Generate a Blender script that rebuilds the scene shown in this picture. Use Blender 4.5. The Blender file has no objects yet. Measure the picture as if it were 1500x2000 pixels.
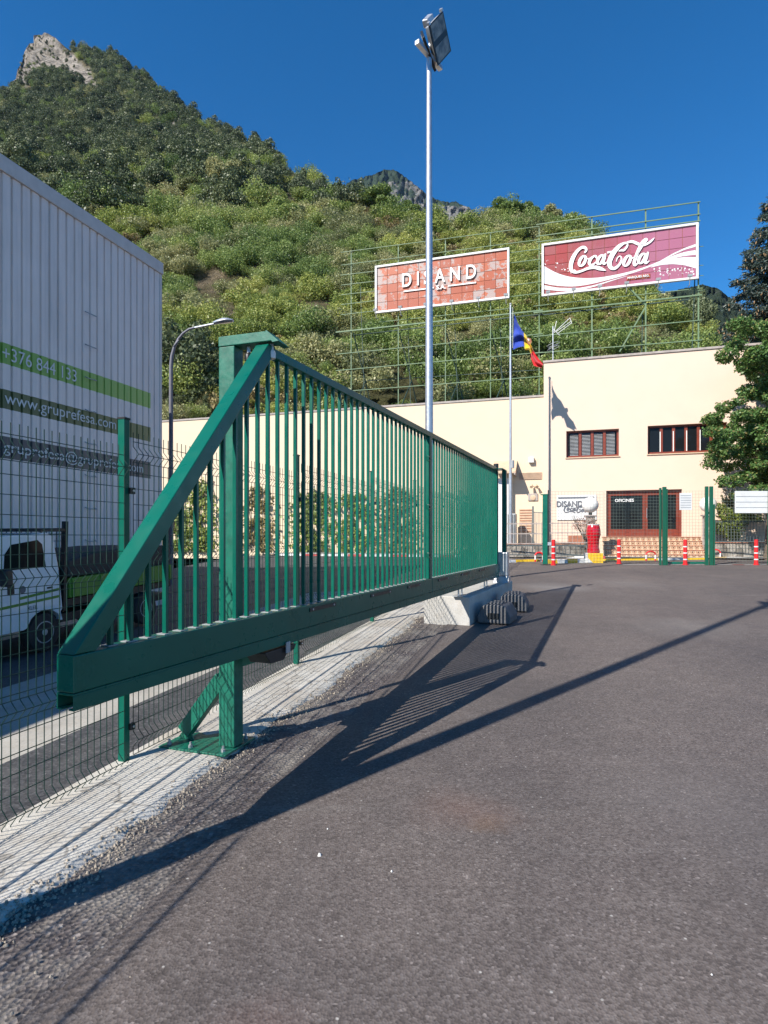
import bpy, math, random
import numpy as np
from mathutils import Vector, Matrix, noise as mnoise
random.seed(7); np.random.seed(7)
R = math.radians
SC = bpy.context.scene
COL = SC.collection

# ------------------------------------------------------------------ camera, sky, sun, exposure
F = 1165.0; HZ = 1048.0; CZ = 1.58          # focal length and horizon in photograph pixels, eye height
cam = bpy.data.cameras.new('camera'); camo = bpy.data.objects.new('camera', cam); COL.objects.link(camo)
camo.location = (0, 0, CZ); camo.rotation_euler = (R(90), 0, 0)
cam.sensor_fit = 'VERTICAL'; cam.sensor_height = 36; cam.lens = F/2000*36
cam.shift_y = (HZ-1000)/2000; cam.clip_start = .05; cam.clip_end = 12000
SC.camera = camo
SUN_AZ = 225.5; SUN_EL = 38.4
w = bpy.data.worlds.new('World'); SC.world = w; w.use_nodes = True
nt = w.node_tree; nt.nodes.clear()
sky = nt.nodes.new('ShaderNodeTexSky'); sky.sky_type = 'NISHITA'; sky.sun_disc = False
sky.sun_elevation = R(SUN_EL); sky.sun_rotation = R(SUN_AZ)
sky.altitude = 1800; sky.air_density = 1.0; sky.dust_density = 0.0; sky.ozone_density = 3.0
hsv = nt.nodes.new('ShaderNodeHueSaturation'); hsv.inputs['Saturation'].default_value = 1.36; hsv.inputs['Value'].default_value = 1.0
bg = nt.nodes.new('ShaderNodeBackground'); bg.inputs[1].default_value = 0.116
wo = nt.nodes.new('ShaderNodeOutputWorld')
nt.links.new(sky.outputs[0], hsv.inputs['Color']); nt.links.new(hsv.outputs[0], bg.inputs[0]); nt.links.new(bg.outputs[0], wo.inputs[0])
sl = bpy.data.lights.new('sun', 'SUN'); sl.energy = 5.0; sl.angle = R(.4); sl.color = (1, .945, .86)
so = bpy.data.objects.new('sun', sl); COL.objects.link(so)
a = R(SUN_AZ); e = R(SUN_EL)
sdir = Vector((math.sin(a)*math.cos(e), math.cos(a)*math.cos(e), math.sin(e)))
so.rotation_euler = sdir.to_track_quat('Z', 'Y').to_euler(); so.location = (-20, -20, 30)
vs = SC.view_settings; vs.view_transform = 'Standard'; vs.look = 'None'; vs.gamma = 1; vs.exposure = 0.60; vs.use_curve_mapping = False
SC.cycles.max_bounces = 6; SC.cycles.diffuse_bounces = 3; SC.cycles.volume_bounces = 0; SC.cycles.transparent_max_bounces = 8

# ------------------------------------------------------------------ frames and measuring
A = R(17.0); SA, CA = math.sin(A), math.cos(A)
def UV(u, v): return (u*CA+v*SA, -u*SA+v*CA)
YARD = Matrix.Rotation(-A, 4, 'Z')
def gz(Y):                                   # the yard climbs 4 % away from the street and levels out at the forecourt
    d = (17.5-Y)/1.2
    sp = d if d > 30 else math.log1p(math.exp(d))
    return .70-.04*1.2*sp
def gzuv(u, v): return gz(-u*SA+v*CA)
UF = -2.684
def road_z(u, v): return gzuv(u, v)-.012-.08*min(max(UF-.1-u, 0), 8)*min(max((23-v)/9., 0), 1)
def gp(px, py):                              # point of the yard surface seen at a spot of the photograph
    Y = 10.0
    for _ in range(60):
        Y = .5*Y+.5*(CZ-gz(Y))*F/max(py-HZ, 1)
    return ((px-750)/F*Y, Y, gz(Y))
def onv(px, py, v0):                         # spot seen on the plane v = v0 -> (u, z)
    r = (px-750)/F; Y = v0/(r*SA+CA); return (r*Y*CA-Y*SA, CZ+(HZ-py)/F*Y)
def onu(px, py, u0):                         # spot seen on the plane u = u0 -> (v, z)
    r = (px-750)/F; Y = u0/(r*CA-SA); return (r*Y*SA+Y*CA, CZ+(HZ-py)/F*Y)
def at(px, py, Y): return Vector(((px-750)/F*Y, Y, CZ+(HZ-py)/F*Y))

# ------------------------------------------------------------------ materials
def new_mat(name):
    m = bpy.data.materials.new(name); m.use_nodes = True
    n = m.node_tree.nodes; b = n['Principled BSDF']
    return m, m.node_tree, b
def nd(t, typ, **kw):
    n = t.nodes.new(typ)
    for k, v in kw.items(): setattr(n, k, v)
    return n
def coords(t, kind='Object', scale=None):
    tc = nd(t, 'ShaderNodeTexCoord')
    if scale is None: return tc.outputs[kind]
    mp = nd(t, 'ShaderNodeMapping'); mp.inputs['Scale'].default_value = scale
    t.links.new(tc.outputs[kind], mp.inputs['Vector']); return mp.outputs[0]
def geo_pos(t, scale=None):
    g = nd(t, 'ShaderNodeNewGeometry')
    if scale is None: return g.outputs['Position']
    mp = nd(t, 'ShaderNodeMapping'); mp.inputs['Scale'].default_value = scale
    t.links.new(g.outputs['Position'], mp.inputs['Vector']); return mp.outputs[0]
def noi(t, vec, scale, detail=4, rough=.55):
    n = nd(t, 'ShaderNodeTexNoise'); n.inputs['Scale'].default_value = scale; n.inputs['Detail'].default_value = detail
    n.inputs['Roughness'].default_value = rough; t.links.new(vec, n.inputs['Vector']); return n.outputs['Fac']
def ramp(t, fac, stops, interp='LINEAR'):
    r = nd(t, 'ShaderNodeValToRGB'); r.color_ramp.interpolation = interp
    els = r.color_ramp.elements
    while len(els) < len(stops): els.new(.5)
    for e_, (p, c) in zip(els, stops):
        e_.position = p; e_.color = (c[0], c[1], c[2], 1) if hasattr(c, '__len__') else (c, c, c, 1)
    t.links.new(fac, r.inputs[0]); return r.outputs[0]
def mix(t, fac, c1, c2, mode='MIX'):
    m = nd(t, 'ShaderNodeMix', data_type='RGBA', blend_type=mode)
    for sock, v in ((m.inputs[0], fac), (m.inputs[6], c1), (m.inputs[7], c2)):
        if hasattr(v, 'links'): t.links.new(v, sock)
        elif hasattr(v, '__len__'): sock.default_value = (v[0], v[1], v[2], 1)
        else: sock.default_value = v
    return m.outputs[2]
def bump(t, b, h, dist=.01, strength=1.0):
    bp = nd(t, 'ShaderNodeBump'); bp.inputs['Distance'].default_value = dist; bp.inputs['Strength'].default_value = strength
    t.links.new(h, bp.inputs['Height']); t.links.new(bp.outputs[0], b.inputs['Normal']); return bp
def simple(name, col, rough=.5, metal=0, var=.12, vs_=6, bmp=0, bs=60, spec=.5, coat=0, dirt=None):
    m, t, b = new_mat(name)
    p = geo_pos(t)
    lo = tuple(c*(1-var) for c in col); hi = tuple(min(c*(1+var), .95) for c in col)
    c = ramp(t, noi(t, p, vs_, 5), [(.3, lo), (.7, hi)])
    if dirt: c = mix(t, ramp(t, noi(t, p, vs_*.6, 8, .7), [(.52, 0.), (.72, .55)]), c, dirt)
    t.links.new(c, b.inputs['Base Color'])
    b.inputs['Roughness'].default_value = rough; b.inputs['Metallic'].default_value = metal
    b.inputs['Specular IOR Level'].default_value = spec; b.inputs['Coat Weight'].default_value = coat
    rr = ramp(t, noi(t, p, vs_*3, 3), [(.3, max(rough-.06, .03)), (.7, min(rough+.1, 1))]); t.links.new(rr, b.inputs['Roughness'])
    if bmp: bump(t, b, noi(t, p, bs, 4), bmp)
    return m
M = {}
M['green'] = simple('green_paint', (.001, .105, .071), .3, var=.1, vs_=3, bmp=.0006, bs=9, spec=.35, dirt=(.015, .14, .10))
M['dgreen'] = simple('galvanised_green_paint', (.006, .125, .082), .42, var=.22, vs_=14, bmp=.0015, bs=22)
M['green2'] = simple('forest_green_paint', (.004, .085, .045), .4, var=.1)
M['wire'] = simple('dark_green_wire', (.005, .032, .024), .45, var=.1)
M['black'] = simple('black_steel', (.012, .014, .016), .4, var=.2)
M['rubber'] = simple('black_rubber', (.02, .02, .022), .75, var=.2, bmp=.002)
M['galv'] = simple('galvanised_steel', (.50, .52, .55), .38, .75, var=.12, vs_=9)
M['galvd'] = simple('dull_galvanised_steel', (.36, .37, .38), .5, .3, var=.15, vs_=5)
M['white'] = simple('white_paint', (.66, .66, .64), .45, var=.04, dirt=(.55, .53, .5))
M['plastic'] = simple('white_nylon', (.75, .74, .7), .4, var=.04)
M['red'] = simple('red_plastic', (.62, .018, .02), .35, var=.06)
M['yellow'] = simple('yellow_paint', (.80, .50, .02), .5, var=.08, vs_=10, dirt=(.35, .28, .15))
M['wred'] = simple('road_red_paint', (.45, .04, .04), .6, var=.15, vs_=10)
M['roadwhite'] = simple('road_white_paint', (.6, .6, .58), .65, var=.12, vs_=8, dirt=(.25, .24, .23))
M['cream'] = simple('cream_render', (.70, .535, .42), .88, var=.022, vs_=1.3, bmp=.003, bs=30, spec=.2)
M['cream2'] = simple('yellowish_cream_render', (.70, .56, .405), .88, var=.022, vs_=1.3, bmp=.003, bs=30, spec=.2)
M['coping'] = simple('weathered_coping', (.36, .31, .28), .8, var=.2, vs_=4)
M['wood'] = simple('red_brown_joinery', (.19, .035, .016), .4, var=.18, vs_=7)
M['brick'] = simple('terracotta', (.36, .14, .08), .8, var=.2, vs_=6)
M['frame_green'] = simple('pale_green_steel', (.13, .20, .105), .55, var=.12, vs_=2, dirt=(.2, .2, .14))
M['frame_dark'] = simple('dark_green_steel', (.03, .06, .045), .6, var=.2)
M['grey_rail'] = simple('grey_green_railing', (.10, .12, .12), .5, var=.15)
M['tarp'] = simple('black_tarpaulin', (.015, .017, .02), .6, var=.3, bmp=.01, bs=8)
M['cabwhite'] = simple('white_car_paint', (.72, .74, .76), .22, var=.02, coat=.6)
M['limegreen'] = simple('lime_green_paint', (.09, .24, .025), .4, var=.12, vs_=5)
M['letter'] = simple('white_letter', (.82, .82, .80), .45, var=.03)
M['letterd'] = simple('grey_letter', (.13, .13, .15), .45, var=.1)
M['bark'] = simple('bark', (.12, .09, .065), .9, var=.3, vs_=9, bmp=.02, bs=20)
M['rubbish'] = simple('dark_plastic_block', (.10, .10, .105), .7, var=.25, bmp=.004, bs=40)
M['skin_tan'] = simple('tan_tile', (.55, .4, .27), .7, var=.1)
M['stonecap'] = simple('stone_cap', (.42, .39, .35), .85, var=.15, bmp=.004)
M['reddrum'] = simple('glossy_red', (.50, .004, .012), .18, var=.03, coat=.5)

def glass_mat(name, col=(.01, .012, .014), rough=.06):
    m, t, b = new_mat(name); b.inputs['IOR'].default_value = 1.3; b.inputs['Base Color'].default_value = (*col, 1); b.inputs['Roughness'].default_value = rough
    b.inputs['Specular IOR Level'].default_value = .35; return m
M['glass'] = glass_mat('dark_window_glass'); M['glass2'] = glass_mat('lamp_glass', (.10, .105, .10), .15)
M['globe'] = simple('opal_globe', (.8, .78, .74), .25, var=.02)
def mk_lampglass():
    m, t, b = new_mat('floodlight_glass')
    c = ramp(t, noi(t, geo_pos(t), 5, 3), [(.35, (.10, .11, .105)), (.65, (.30, .30, .26))]); t.links.new(c, b.inputs['Base Color'])
    b.inputs['Roughness'].default_value = .12; return m
M['floodglass'] = mk_lampglass()

def mk_concrete(name, lo, hi, bs=90, b1=.004, tint=(.38, .33, .26)):
    m, t, b = new_mat(name); p = geo_pos(t)
    c = ramp(t, noi(t, p, 2.2, 8, .65), [(.3, lo), (.68, hi)])
    c = mix(t, ramp(t, noi(t, p, 5, 9, .75), [(.5, 0.), (.75, .6)]), c, tint)
    c = mix(t, ramp(t, noi(t, p, bs*1.5, 2), [(.3, .35), (.5, 0.)]), c, tuple(x*.6 for x in lo))
    t.links.new(c, b.inputs['Base Color']); b.inputs['Roughness'].default_value = .9; b.inputs['Specular IOR Level'].default_value = .25
    h = mix(t, .5, noi(t, p, bs, 5, .7), noi(t, p, bs*.12, 4)); bump(t, b, h, b1*2.2); return m
M['strip'] = mk_concrete('rough_concrete', (.50, .47, .42), (.64, .61, .55), 70, .006)
def _cracks(m):
    t = m.node_tree; b = t.nodes['Principled BSDF']; p = geo_pos(t); src = b.inputs['Base Color'].links[0].from_socket
    wv = nd(t, 'ShaderNodeTexNoise'); wv.inputs['Scale'].default_value = 5; t.links.new(p, wv.inputs['Vector'])
    ad = nd(t, 'ShaderNodeVectorMath', operation='MULTIPLY_ADD'); t.links.new(wv.outputs['Color'], ad.inputs[0]); ad.inputs[1].default_value = (.35, .35, .35); t.links.new(p, ad.inputs[2])
    v_ = nd(t, 'ShaderNodeTexVoronoi', feature='DISTANCE_TO_EDGE'); v_.inputs['Scale'].default_value = 1.1; t.links.new(ad.outputs[0], v_.inputs['Vector'])
    c = mix(t, ramp(t, v_.outputs['Distance'], [(.004, .6), (.012, 0.)]), src, (.16, .14, .12))
    c = mix(t, ramp(t, noi(t, p, 1.4, 10, .75), [(.47, 0.), (.62, .55)]), c, (.40, .34, .27)); t.links.new(c, b.inputs['Base Color'])
_cracks(M['strip'])
M['block'] = mk_concrete('cast_concrete', (.40, .39, .36), (.52, .50, .47), 40, .003)
M['paving'] = mk_concrete('pavement_concrete', (.33, .32, .31), (.45, .43, .41), 40, .002)
M['roadconc'] = mk_concrete('dusty_road_concrete', (.30, .28, .25), (.42, .40, .36), 30, .003)

def mk_asphalt(name, base, light, vor=95, bd=.004, dust=None, dustamt=.5, seed=0.):
    m, t, b = new_mat(name); p = geo_pos(t)
    v = nd(t, 'ShaderNodeTexVoronoi'); v.inputs['Scale'].default_value = vor; t.links.new(p, v.inputs['Vector'])
    sp = nd(t, 'ShaderNodeSeparateColor'); t.links.new(v.outputs['Color'], sp.inputs[0])
    c = ramp(t, sp.outputs[0], [(0, tuple(x*.62 for x in base)), (.55, base), (.97, light), (1, tuple(min(x*1.5, .6) for x in light))])
    big = ramp(t, noi(t, p, .55, 7, .62), [(.32, (.78, .78, .80)), (.7, (1.18, 1.15, 1.12))]); c = mix(t, 1., c, big, 'MULTIPLY')
    mid = ramp(t, noi(t, p, 7, 6, .7), [(.3, .86), (.7, 1.1)]); c = mix(t, 1., c, mid, 'MULTIPLY')
    # rare pale specks and scuffs
    v2 = nd(t, 'ShaderNodeTexVoronoi'); v2.inputs['Scale'].default_value = 9; t.links.new(p, v2.inputs['Vector'])
    c = mix(t, ramp(t, v2.outputs['Distance'], [(.035, .75), (.06, 0.)]), c, (.42, .40, .37))
    if name == 'new_asphalt':
        def spot(x, y, r, col, k, c):
            g_ = nd(t, 'ShaderNodeVectorMath', operation='DISTANCE'); wv = nd(t, 'ShaderNodeVectorMath', operation='MULTIPLY_ADD'); nn = nd(t, 'ShaderNodeTexNoise'); nn.inputs['Scale'].default_value = 2.2/r*.3; nn.inputs['Detail'].default_value = 6
            t.links.new(p, nn.inputs['Vector']); t.links.new(nn.outputs['Color'], wv.inputs[0]); wv.inputs[1].default_value = (r*1.3,)*3; t.links.new(p, wv.inputs[2])
            t.links.new(wv.outputs[0], g_.inputs[0]); g_.inputs[1].default_value = (x+r*.65, y+r*.65, gz(y)+r*.65); return mix(t, ramp(t, g_.outputs['Value'], [(0, k), (min(r, 1.), 0.)]), c, col)
        c = spot(.42, 3.15, .32, (.20, .10, .07), .24, c); c = spot(.52, 3.02, .12, (.22, .12, .05), .22, c); c = spot(-.42, 1.75, .25, (.19, .10, .08), .3, c)
        c = spot(4.2, 8.2, .9, (.25, .23, .21), .35, c); c = spot(3.6, 12.6, 1., (.27, .255, .24), .5, c); c = spot(1.7, 3.4, .8, (.20, .18, .17), .22, c); c = spot(5.2, 13.4, 1., (.24, .22, .2), .3, c); c = spot(.95, 5.2, .7, (.07, .062, .06), .45, c)
        st_ = ramp(t, noi(t, geo_pos(t, (.5, 4.5, 1)), 1.1, 8, .7), [(.60, 0.), (.74, .30)]); c = mix(t, st_, c, (.24, .225, .21))
        st_ = ramp(t, noi(t, geo_pos(t, (3.2, .25, 1)), .8, 6, .6), [(.58, 0.), (.75, .45)]); c = mix(t, st_, c, (.075, .066, .065))
    if dust:
        c = mix(t, ramp(t, noi(t, p, 2.6, 10, .72), [(.46, 0.), (.68, dustamt)]), c, dust)
    t.links.new(c, b.inputs['Base Color'])
    t.links.new(ramp(t, noi(t, p, 1.3, 5), [(.3, .62), (.7, .82)]), b.inputs['Roughness'])
    b.inputs['Specular IOR Level'].default_value = .35
    h = mix(t, .35, v.outputs['Distance'], noi(t, p, vor*.7, 4, .7)); bump(t, b, h, bd, .8); return m
M['asphalt'] = mk_asphalt('new_asphalt', (.126, .106, .097), (.156, .136, .126))
M['asphalt_rough'] = mk_asphalt('crumbled_old_asphalt', (.12, .102, .098), (.19, .168, .158), 55, .016, (.30, .27, .23), .75)
M['asphalt_road'] = mk_asphalt('street_asphalt', (.055, .057, .062), (.09, .09, .095), 60, .005, (.2, .19, .18), .25)

def mk_foliage(name, stops, trans=.35, vary=True):
    m = bpy.data.materials.new(name); m.use_nodes = True; t = m.node_tree; t.nodes.clear()
    oi = nd(t, 'ShaderNodeObjectInfo'); p = geo_pos(t)
    at_ = nd(t, 'ShaderNodeAttribute'); at_.attribute_name = 'tint'
    s = nd(t, 'ShaderNodeMath', operation='ADD'); t.links.new(at_.outputs['Fac'], s.inputs[0])
    s2 = nd(t, 'ShaderNodeMath', operation='MULTIPLY'); t.links.new(oi.outputs['Random'], s2.inputs[0]); s2.inputs[1].default_value = .75 if vary else 0.
    t.links.new(s2.outputs[0], s.inputs[1])
    s3 = nd(t, 'ShaderNodeMath', operation='MULTIPLY'); t.links.new(s.outputs[0], s3.inputs[0]); s3.inputs[1].default_value = .6 if vary else 1.
    if vary:
        s4 = nd(t, 'ShaderNodeMath', operation='MULTIPLY_ADD'); t.links.new(noi(t, p, .055, 4, .6), s4.inputs[0]); s4.inputs[1].default_value = 1.2; s4.inputs[2].default_value = -.62
        s5 = nd(t, 'ShaderNodeMath', operation='ADD'); t.links.new(s3.outputs[0], s5.inputs[0]); t.links.new(s4.outputs[0], s5.inputs[1]); s3 = s5
    c = ramp(t, s3.outputs[0], stops)
    d = nd(t, 'ShaderNodeBsdfDiffuse'); tr = nd(t, 'ShaderNodeBsdfTranslucent'); g = nd(t, 'ShaderNodeBsdfGlossy'); g.inputs['Roughness'].default_value = .45
    t.links.new(c, d.inputs[0]); t.links.new(c, tr.inputs[0]); g.inputs[0].default_value = (.6, .6, .6, 1)
    m1 = nd(t, 'ShaderNodeMixShader'); m1.inputs[0].default_value = trans; m2 = nd(t, 'ShaderNodeMixShader'); m2.inputs[0].default_value = .04
    t.links.new(d.outputs[0], m1.inputs[1]); t.links.new(tr.outputs[0], m1.inputs[2])
    t.links.new(m1.outputs[0], m2.inputs[1]); t.links.new(g.outputs[0], m2.inputs[2])
    o = nd(t, 'ShaderNodeOutputMaterial'); t.links.new(m2.outputs[0], o.inputs[0]); return m
M['leaf_bush'] = mk_foliage('bush_leaves', [(0, (0.0815, 0.1316, 0.0338)), (0.3, (0.1954, 0.2633, 0.0593)), (0.6, (0.3421, 0.3784, 0.0931)), (1, (0.516, 0.51, 0.1521))])
M['leaf_green'] = mk_foliage('green_leaves', [(0, (0.0852, 0.1371, 0.0401)), (0.5, (0.2084, 0.2903, 0.0805)), (1, (0.3978, 0.4355, 0.1288))])
M['leaf_grey'] = mk_foliage('grey_green_leaves', [(0, (0.1326, 0.1613, 0.0723)), (0.5, (0.303, 0.3145, 0.137)), (1, (0.5114, 0.4677, 0.2254))])
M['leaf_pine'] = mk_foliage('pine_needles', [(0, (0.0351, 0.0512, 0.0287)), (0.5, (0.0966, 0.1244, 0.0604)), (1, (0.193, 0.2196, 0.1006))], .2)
M['leaf_dry'] = mk_foliage('dry_brush', [(0, (0.1708, 0.1287, 0.0672)), (0.5, (0.2928, 0.234, 0.1008)), (1, (0.4392, 0.351, 0.168))])
M['leaf_tree'] = mk_foliage('broadleaf_tree_leaves', [(0, (.045, .10, .028)), (.4, (.095, .19, .05)), (.8, (.19, .30, .085)), (1, (.34, .27, .10))], .35, False)
M['leaf_spruce'] = mk_foliage('blue_spruce_needles', [(0, (.02, .035, .03)), (.5, (.06, .09, .075)), (1, (.14, .17, .14))], .12, False)
M['cone'] = simple('spruce_cones', (.36, .22, .11), .8, var=.3, vs_=4)
M['leaf_yellow'] = mk_foliage('yellow_green_leaves', [(0, (.07, .12, .02)), (.5, (.18, .24, .04)), (1, (.36, .38, .08))], .35, False)
M['leaf_pink'] = mk_foliage('pinkish_twigs', [(0, (.25, .12, .10)), (1, (.45, .27, .22))], .2, False)

def mk_ground_hill():
    m, t, b = new_mat('hillside_earth'); p = geo_pos(t)
    c = ramp(t, noi(t, p, .12, 9, .65), [(.3, (.07, .08, .03)), (.47, (.15, .14, .065)), (.6, (.27, .215, .14)), (.75, (.33, .28, .21))])
    c2 = ramp(t, noi(t, p, 1.1, 8, .7), [(.3, .6), (.7, 1.3)]); c = mix(t, 1., c, c2, 'MULTIPLY')
    at_ = nd(t, 'ShaderNodeAttribute'); at_.attribute_name = 'rock'
    rp = geo_pos(t, (1, 1, .6))
    rk = ramp(t, noi(t, rp, .22, 12, .72), [(.34, (.05, .05, .04)), (.42, (.20, .18, .15)), (.50, (.42, .37, .31)), (.60, (.62, .55, .47)), (.8, (.66, .55, .43))])
    c = mix(t, at_.outputs['Fac'], c, rk); t.links.new(c, b.inputs['Base Color'])
    b.inputs['Roughness'].default_value = .95; b.inputs['Specular IOR Level'].default_value = .1
    h = mix(t, .5, noi(t, rp, .3, 12, .75), noi(t, p, 2.5, 6, .7)); bump(t, b, h, 4.5); return m
M['hill'] = mk_ground_hill()
def mk_far():
    m, t, b = new_mat('far_rock_and_forest'); p = geo_pos(t)
    rk = ramp(t, noi(t, p, .05, 12, .75), [(.35, (.12, .12, .12)), (.6, (.36, .34, .32)), (.8, (.46, .43, .4))])
    fo = ramp(t, noi(t, p, .25, 6, .7), [(.3, (.03, .05, .035)), (.7, (.09, .12, .08))])
    at_ = nd(t, 'ShaderNodeAttribute'); at_.attribute_name = 'rock'
    mk = nd(t, 'ShaderNodeMath', operation='ADD'); t.links.new(noi(t, p, .022, 8, .7), mk.inputs[0]); t.links.new(at_.outputs['Fac'], mk.inputs[1])
    c = mix(t, ramp(t, mk.outputs[0], [(.66, 0.), (.74, 1.)]), fo, rk)
    t.links.new(c, b.inputs['Base Color']); b.inputs['Roughness'].default_value = 1; b.inputs['Specular IOR Level'].default_value = 0
    bump(t, b, noi(t, p, .08, 12, .75), 12); return m
M['far'] = mk_far()

# ------------------------------------------------------------------ mesh helpers
def link(o): COL.objects.link(o); return o
def tag(o, label=None, cat=None, group=None, kind=None):
    if label: o['label'] = label
    if cat: o['category'] = cat
    if group: o['group'] = group
    if kind: o['kind'] = kind
    return o
def empty(name, loc=(0, 0, 0), rz=0, label=None, cat=None, group=None):
    o = bpy.data.objects.new(name, None); link(o); o.location = loc; o.rotation_euler = (0, 0, rz); o.empty_display_size = .3
    return tag(o, label, cat, group)
def wm(o):                                    # world matrix without waiting for the depsgraph
    m = Matrix.LocRotScale(o.location, o.rotation_euler, o.scale)
    return wm(o.parent) @ m if o.parent else m
class MB:
    def __init__(s, Mx=None): s.v = []; s.f = []; s.M = Mx or Matrix.Identity(4)
    def add(s, vs_, fs):
        n = len(s.v); s.v += [s.M @ Vector(p) for p in vs_]; s.f += [tuple(i+n for i in f) for f in fs]; return s
    def box(s, x0, x1, y0, y1, z0, z1):
        return s.add([(x0,y0,z0),(x1,y0,z0),(x1,y1,z0),(x0,y1,z0),(x0,y0,z1),(x1,y0,z1),(x1,y1,z1),(x0,y1,z1)],
                     [(0,3,2,1),(4,5,6,7),(0,1,5,4),(1,2,6,5),(2,3,7,6),(3,0,4,7)])
    def beam(s, p, q, w_, h_, up=(0, 0, 1)):
        p, q = Vector(p), Vector(q); d = (q-p).normalized(); up = Vector(up)
        x = d.cross(up)
        if x.length < 1e-4: x = d.cross(Vector((0, 1, 0)))
        x.normalize(); y = x.cross(d).normalized(); x = x*w_/2; y = y*h_/2
        return s.add([p-x-y, p+x-y, p+x+y, p-x+y, q-x-y, q+x-y, q+x+y, q-x+y],
                     [(0,1,2,3),(4,7,6,5),(0,4,5,1),(1,5,6,2),(2,6,7,3),(3,7,4,0)])
    def tube(s, pts, r, n=6, cap=True):
        pts = [Vector(p) for p in pts]; rs = r if hasattr(r, '__len__') else [r]*len(pts); vs_ = []; fs = []
        for i, p in enumerate(pts):
            d = (pts[min(i+1, len(pts)-1)]-pts[max(i-1, 0)]).normalized()
            ref = Vector((0, 0, 1)) if abs(d.z) < .9 else Vector((0, 1, 0))
            x = d.cross(ref).normalized(); y = d.cross(x).normalized()
            for k in range(n):
                t = 2*math.pi*(k+.5)/n; vs_.append(p+x*math.cos(t)*rs[i]+y*math.sin(t)*rs[i])
        for i in range(len(pts)-1):
            for k in range(n):
                a_, b_ = i*n+k, i*n+(k+1) % n; fs.append((a_, b_, b_+n, a_+n))
        if cap: fs.append(tuple(range(n-1, -1, -1))); fs.append(tuple((len(pts)-1)*n+k for k in range(n)))
        return s.add(vs_, fs)
    def cyl(s, c, r, z0, z1, n=16, r1=None): return s.tube([(c[0], c[1], z0), (c[0], c[1], z1)], [r, r if r1 is None else r1], n)
    def prism(s, poly, ax, t0, t1):           # poly in the two other axes, extruded along axis ax
        n = len(poly)
        def mk(a_, b_, t): return {0: (t, a_, b_), 1: (a_, t, b_), 2: (a_, b_, t)}[ax]
        vs_ = [mk(a_, b_, t0) for a_, b_ in poly]+[mk(a_, b_, t1) for a_, b_ in poly]
        fs = [tuple(range(n-1, -1, -1)), tuple(range(n, 2*n))]+[(i, (i+1) % n, (i+1) % n+n, i+n) for i in range(n)]
        return s.add(vs_, fs)
    def lathe(s, c, prof, n=20):
        vs_ = []; fs = []
        for r, z in prof:
            for k in range(n): t = 2*math.pi*k/n; vs_.append((c[0]+r*math.cos(t), c[1]+r*math.sin(t), z))
        for i in range(len(prof)-1):
            for k in range(n): a_, b_ = i*n+k, i*n+(k+1) % n; fs.append((a_, b_, b_+n, a_+n))
        fs.append(tuple(range(n-1, -1, -1))); fs.append(tuple((len(prof)-1)*n+k for k in range(n)))
        return s.add(vs_, fs)
    def build(s, name, m, parent=None, smooth=False, bevel=0, **kw):
        inv = wm(parent).inverted() if parent else Matrix.Identity(4)
        me = bpy.data.meshes.new(name); me.from_pydata([inv @ p for p in s.v], [], s.f); me.materials.append(m); me.validate()
        return put(me, name, parent, smooth, bevel, **kw)
def put(me, name, parent=None, smooth=False, bevel=0, loc=None, **kw):
    import bmesh
    bm = bmesh.new(); bm.from_mesh(me); bmesh.ops.recalc_face_normals(bm, faces=bm.faces); bm.to_mesh(me); bm.free()
    if smooth:
        me.polygons.foreach_set('use_smooth', [True]*len(me.polygons))
        try: me.set_sharp_from_angle(angle=R(40))
        except Exception: pass
    o = bpy.data.objects.new(name, me); link(o)
    if parent: o.parent = parent
    if loc: o.location = loc
    if bevel:
        b = o.modifiers.new('edge', 'BEVEL'); b.width = bevel; b.segments = 2; b.limit_method = 'ANGLE'; b.harden_normals = False
    return tag(o, **kw)
def npmesh(name, V, Fc, m, parent=None, tint=None, **kw):   # big numpy meshes (quads)
    me = bpy.data.meshes.new(name); V = np.asarray(V, dtype=np.float32); Fc = np.asarray(Fc, dtype=np.int32); k = Fc.shape[1]
    me.vertices.add(len(V)); me.vertices.foreach_set('co', V.ravel()); me.loops.add(Fc.size); me.loops.foreach_set('vertex_index', Fc.ravel())
    me.polygons.add(len(Fc)); me.polygons.foreach_set('loop_start', np.arange(0, Fc.size, k)); me.update(); me.validate(); me.materials.append(m)
    if tint is not None:
        at_ = me.attributes.new('tint', 'FLOAT', 'POINT'); at_.data.foreach_set('value', np.asarray(tint, dtype=np.float32))
    if kw.pop('meshonly', False): return me
    o = bpy.data.objects.new(name, me); link(o)
    if parent: o.parent = parent
    return tag(o, **kw)
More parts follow.
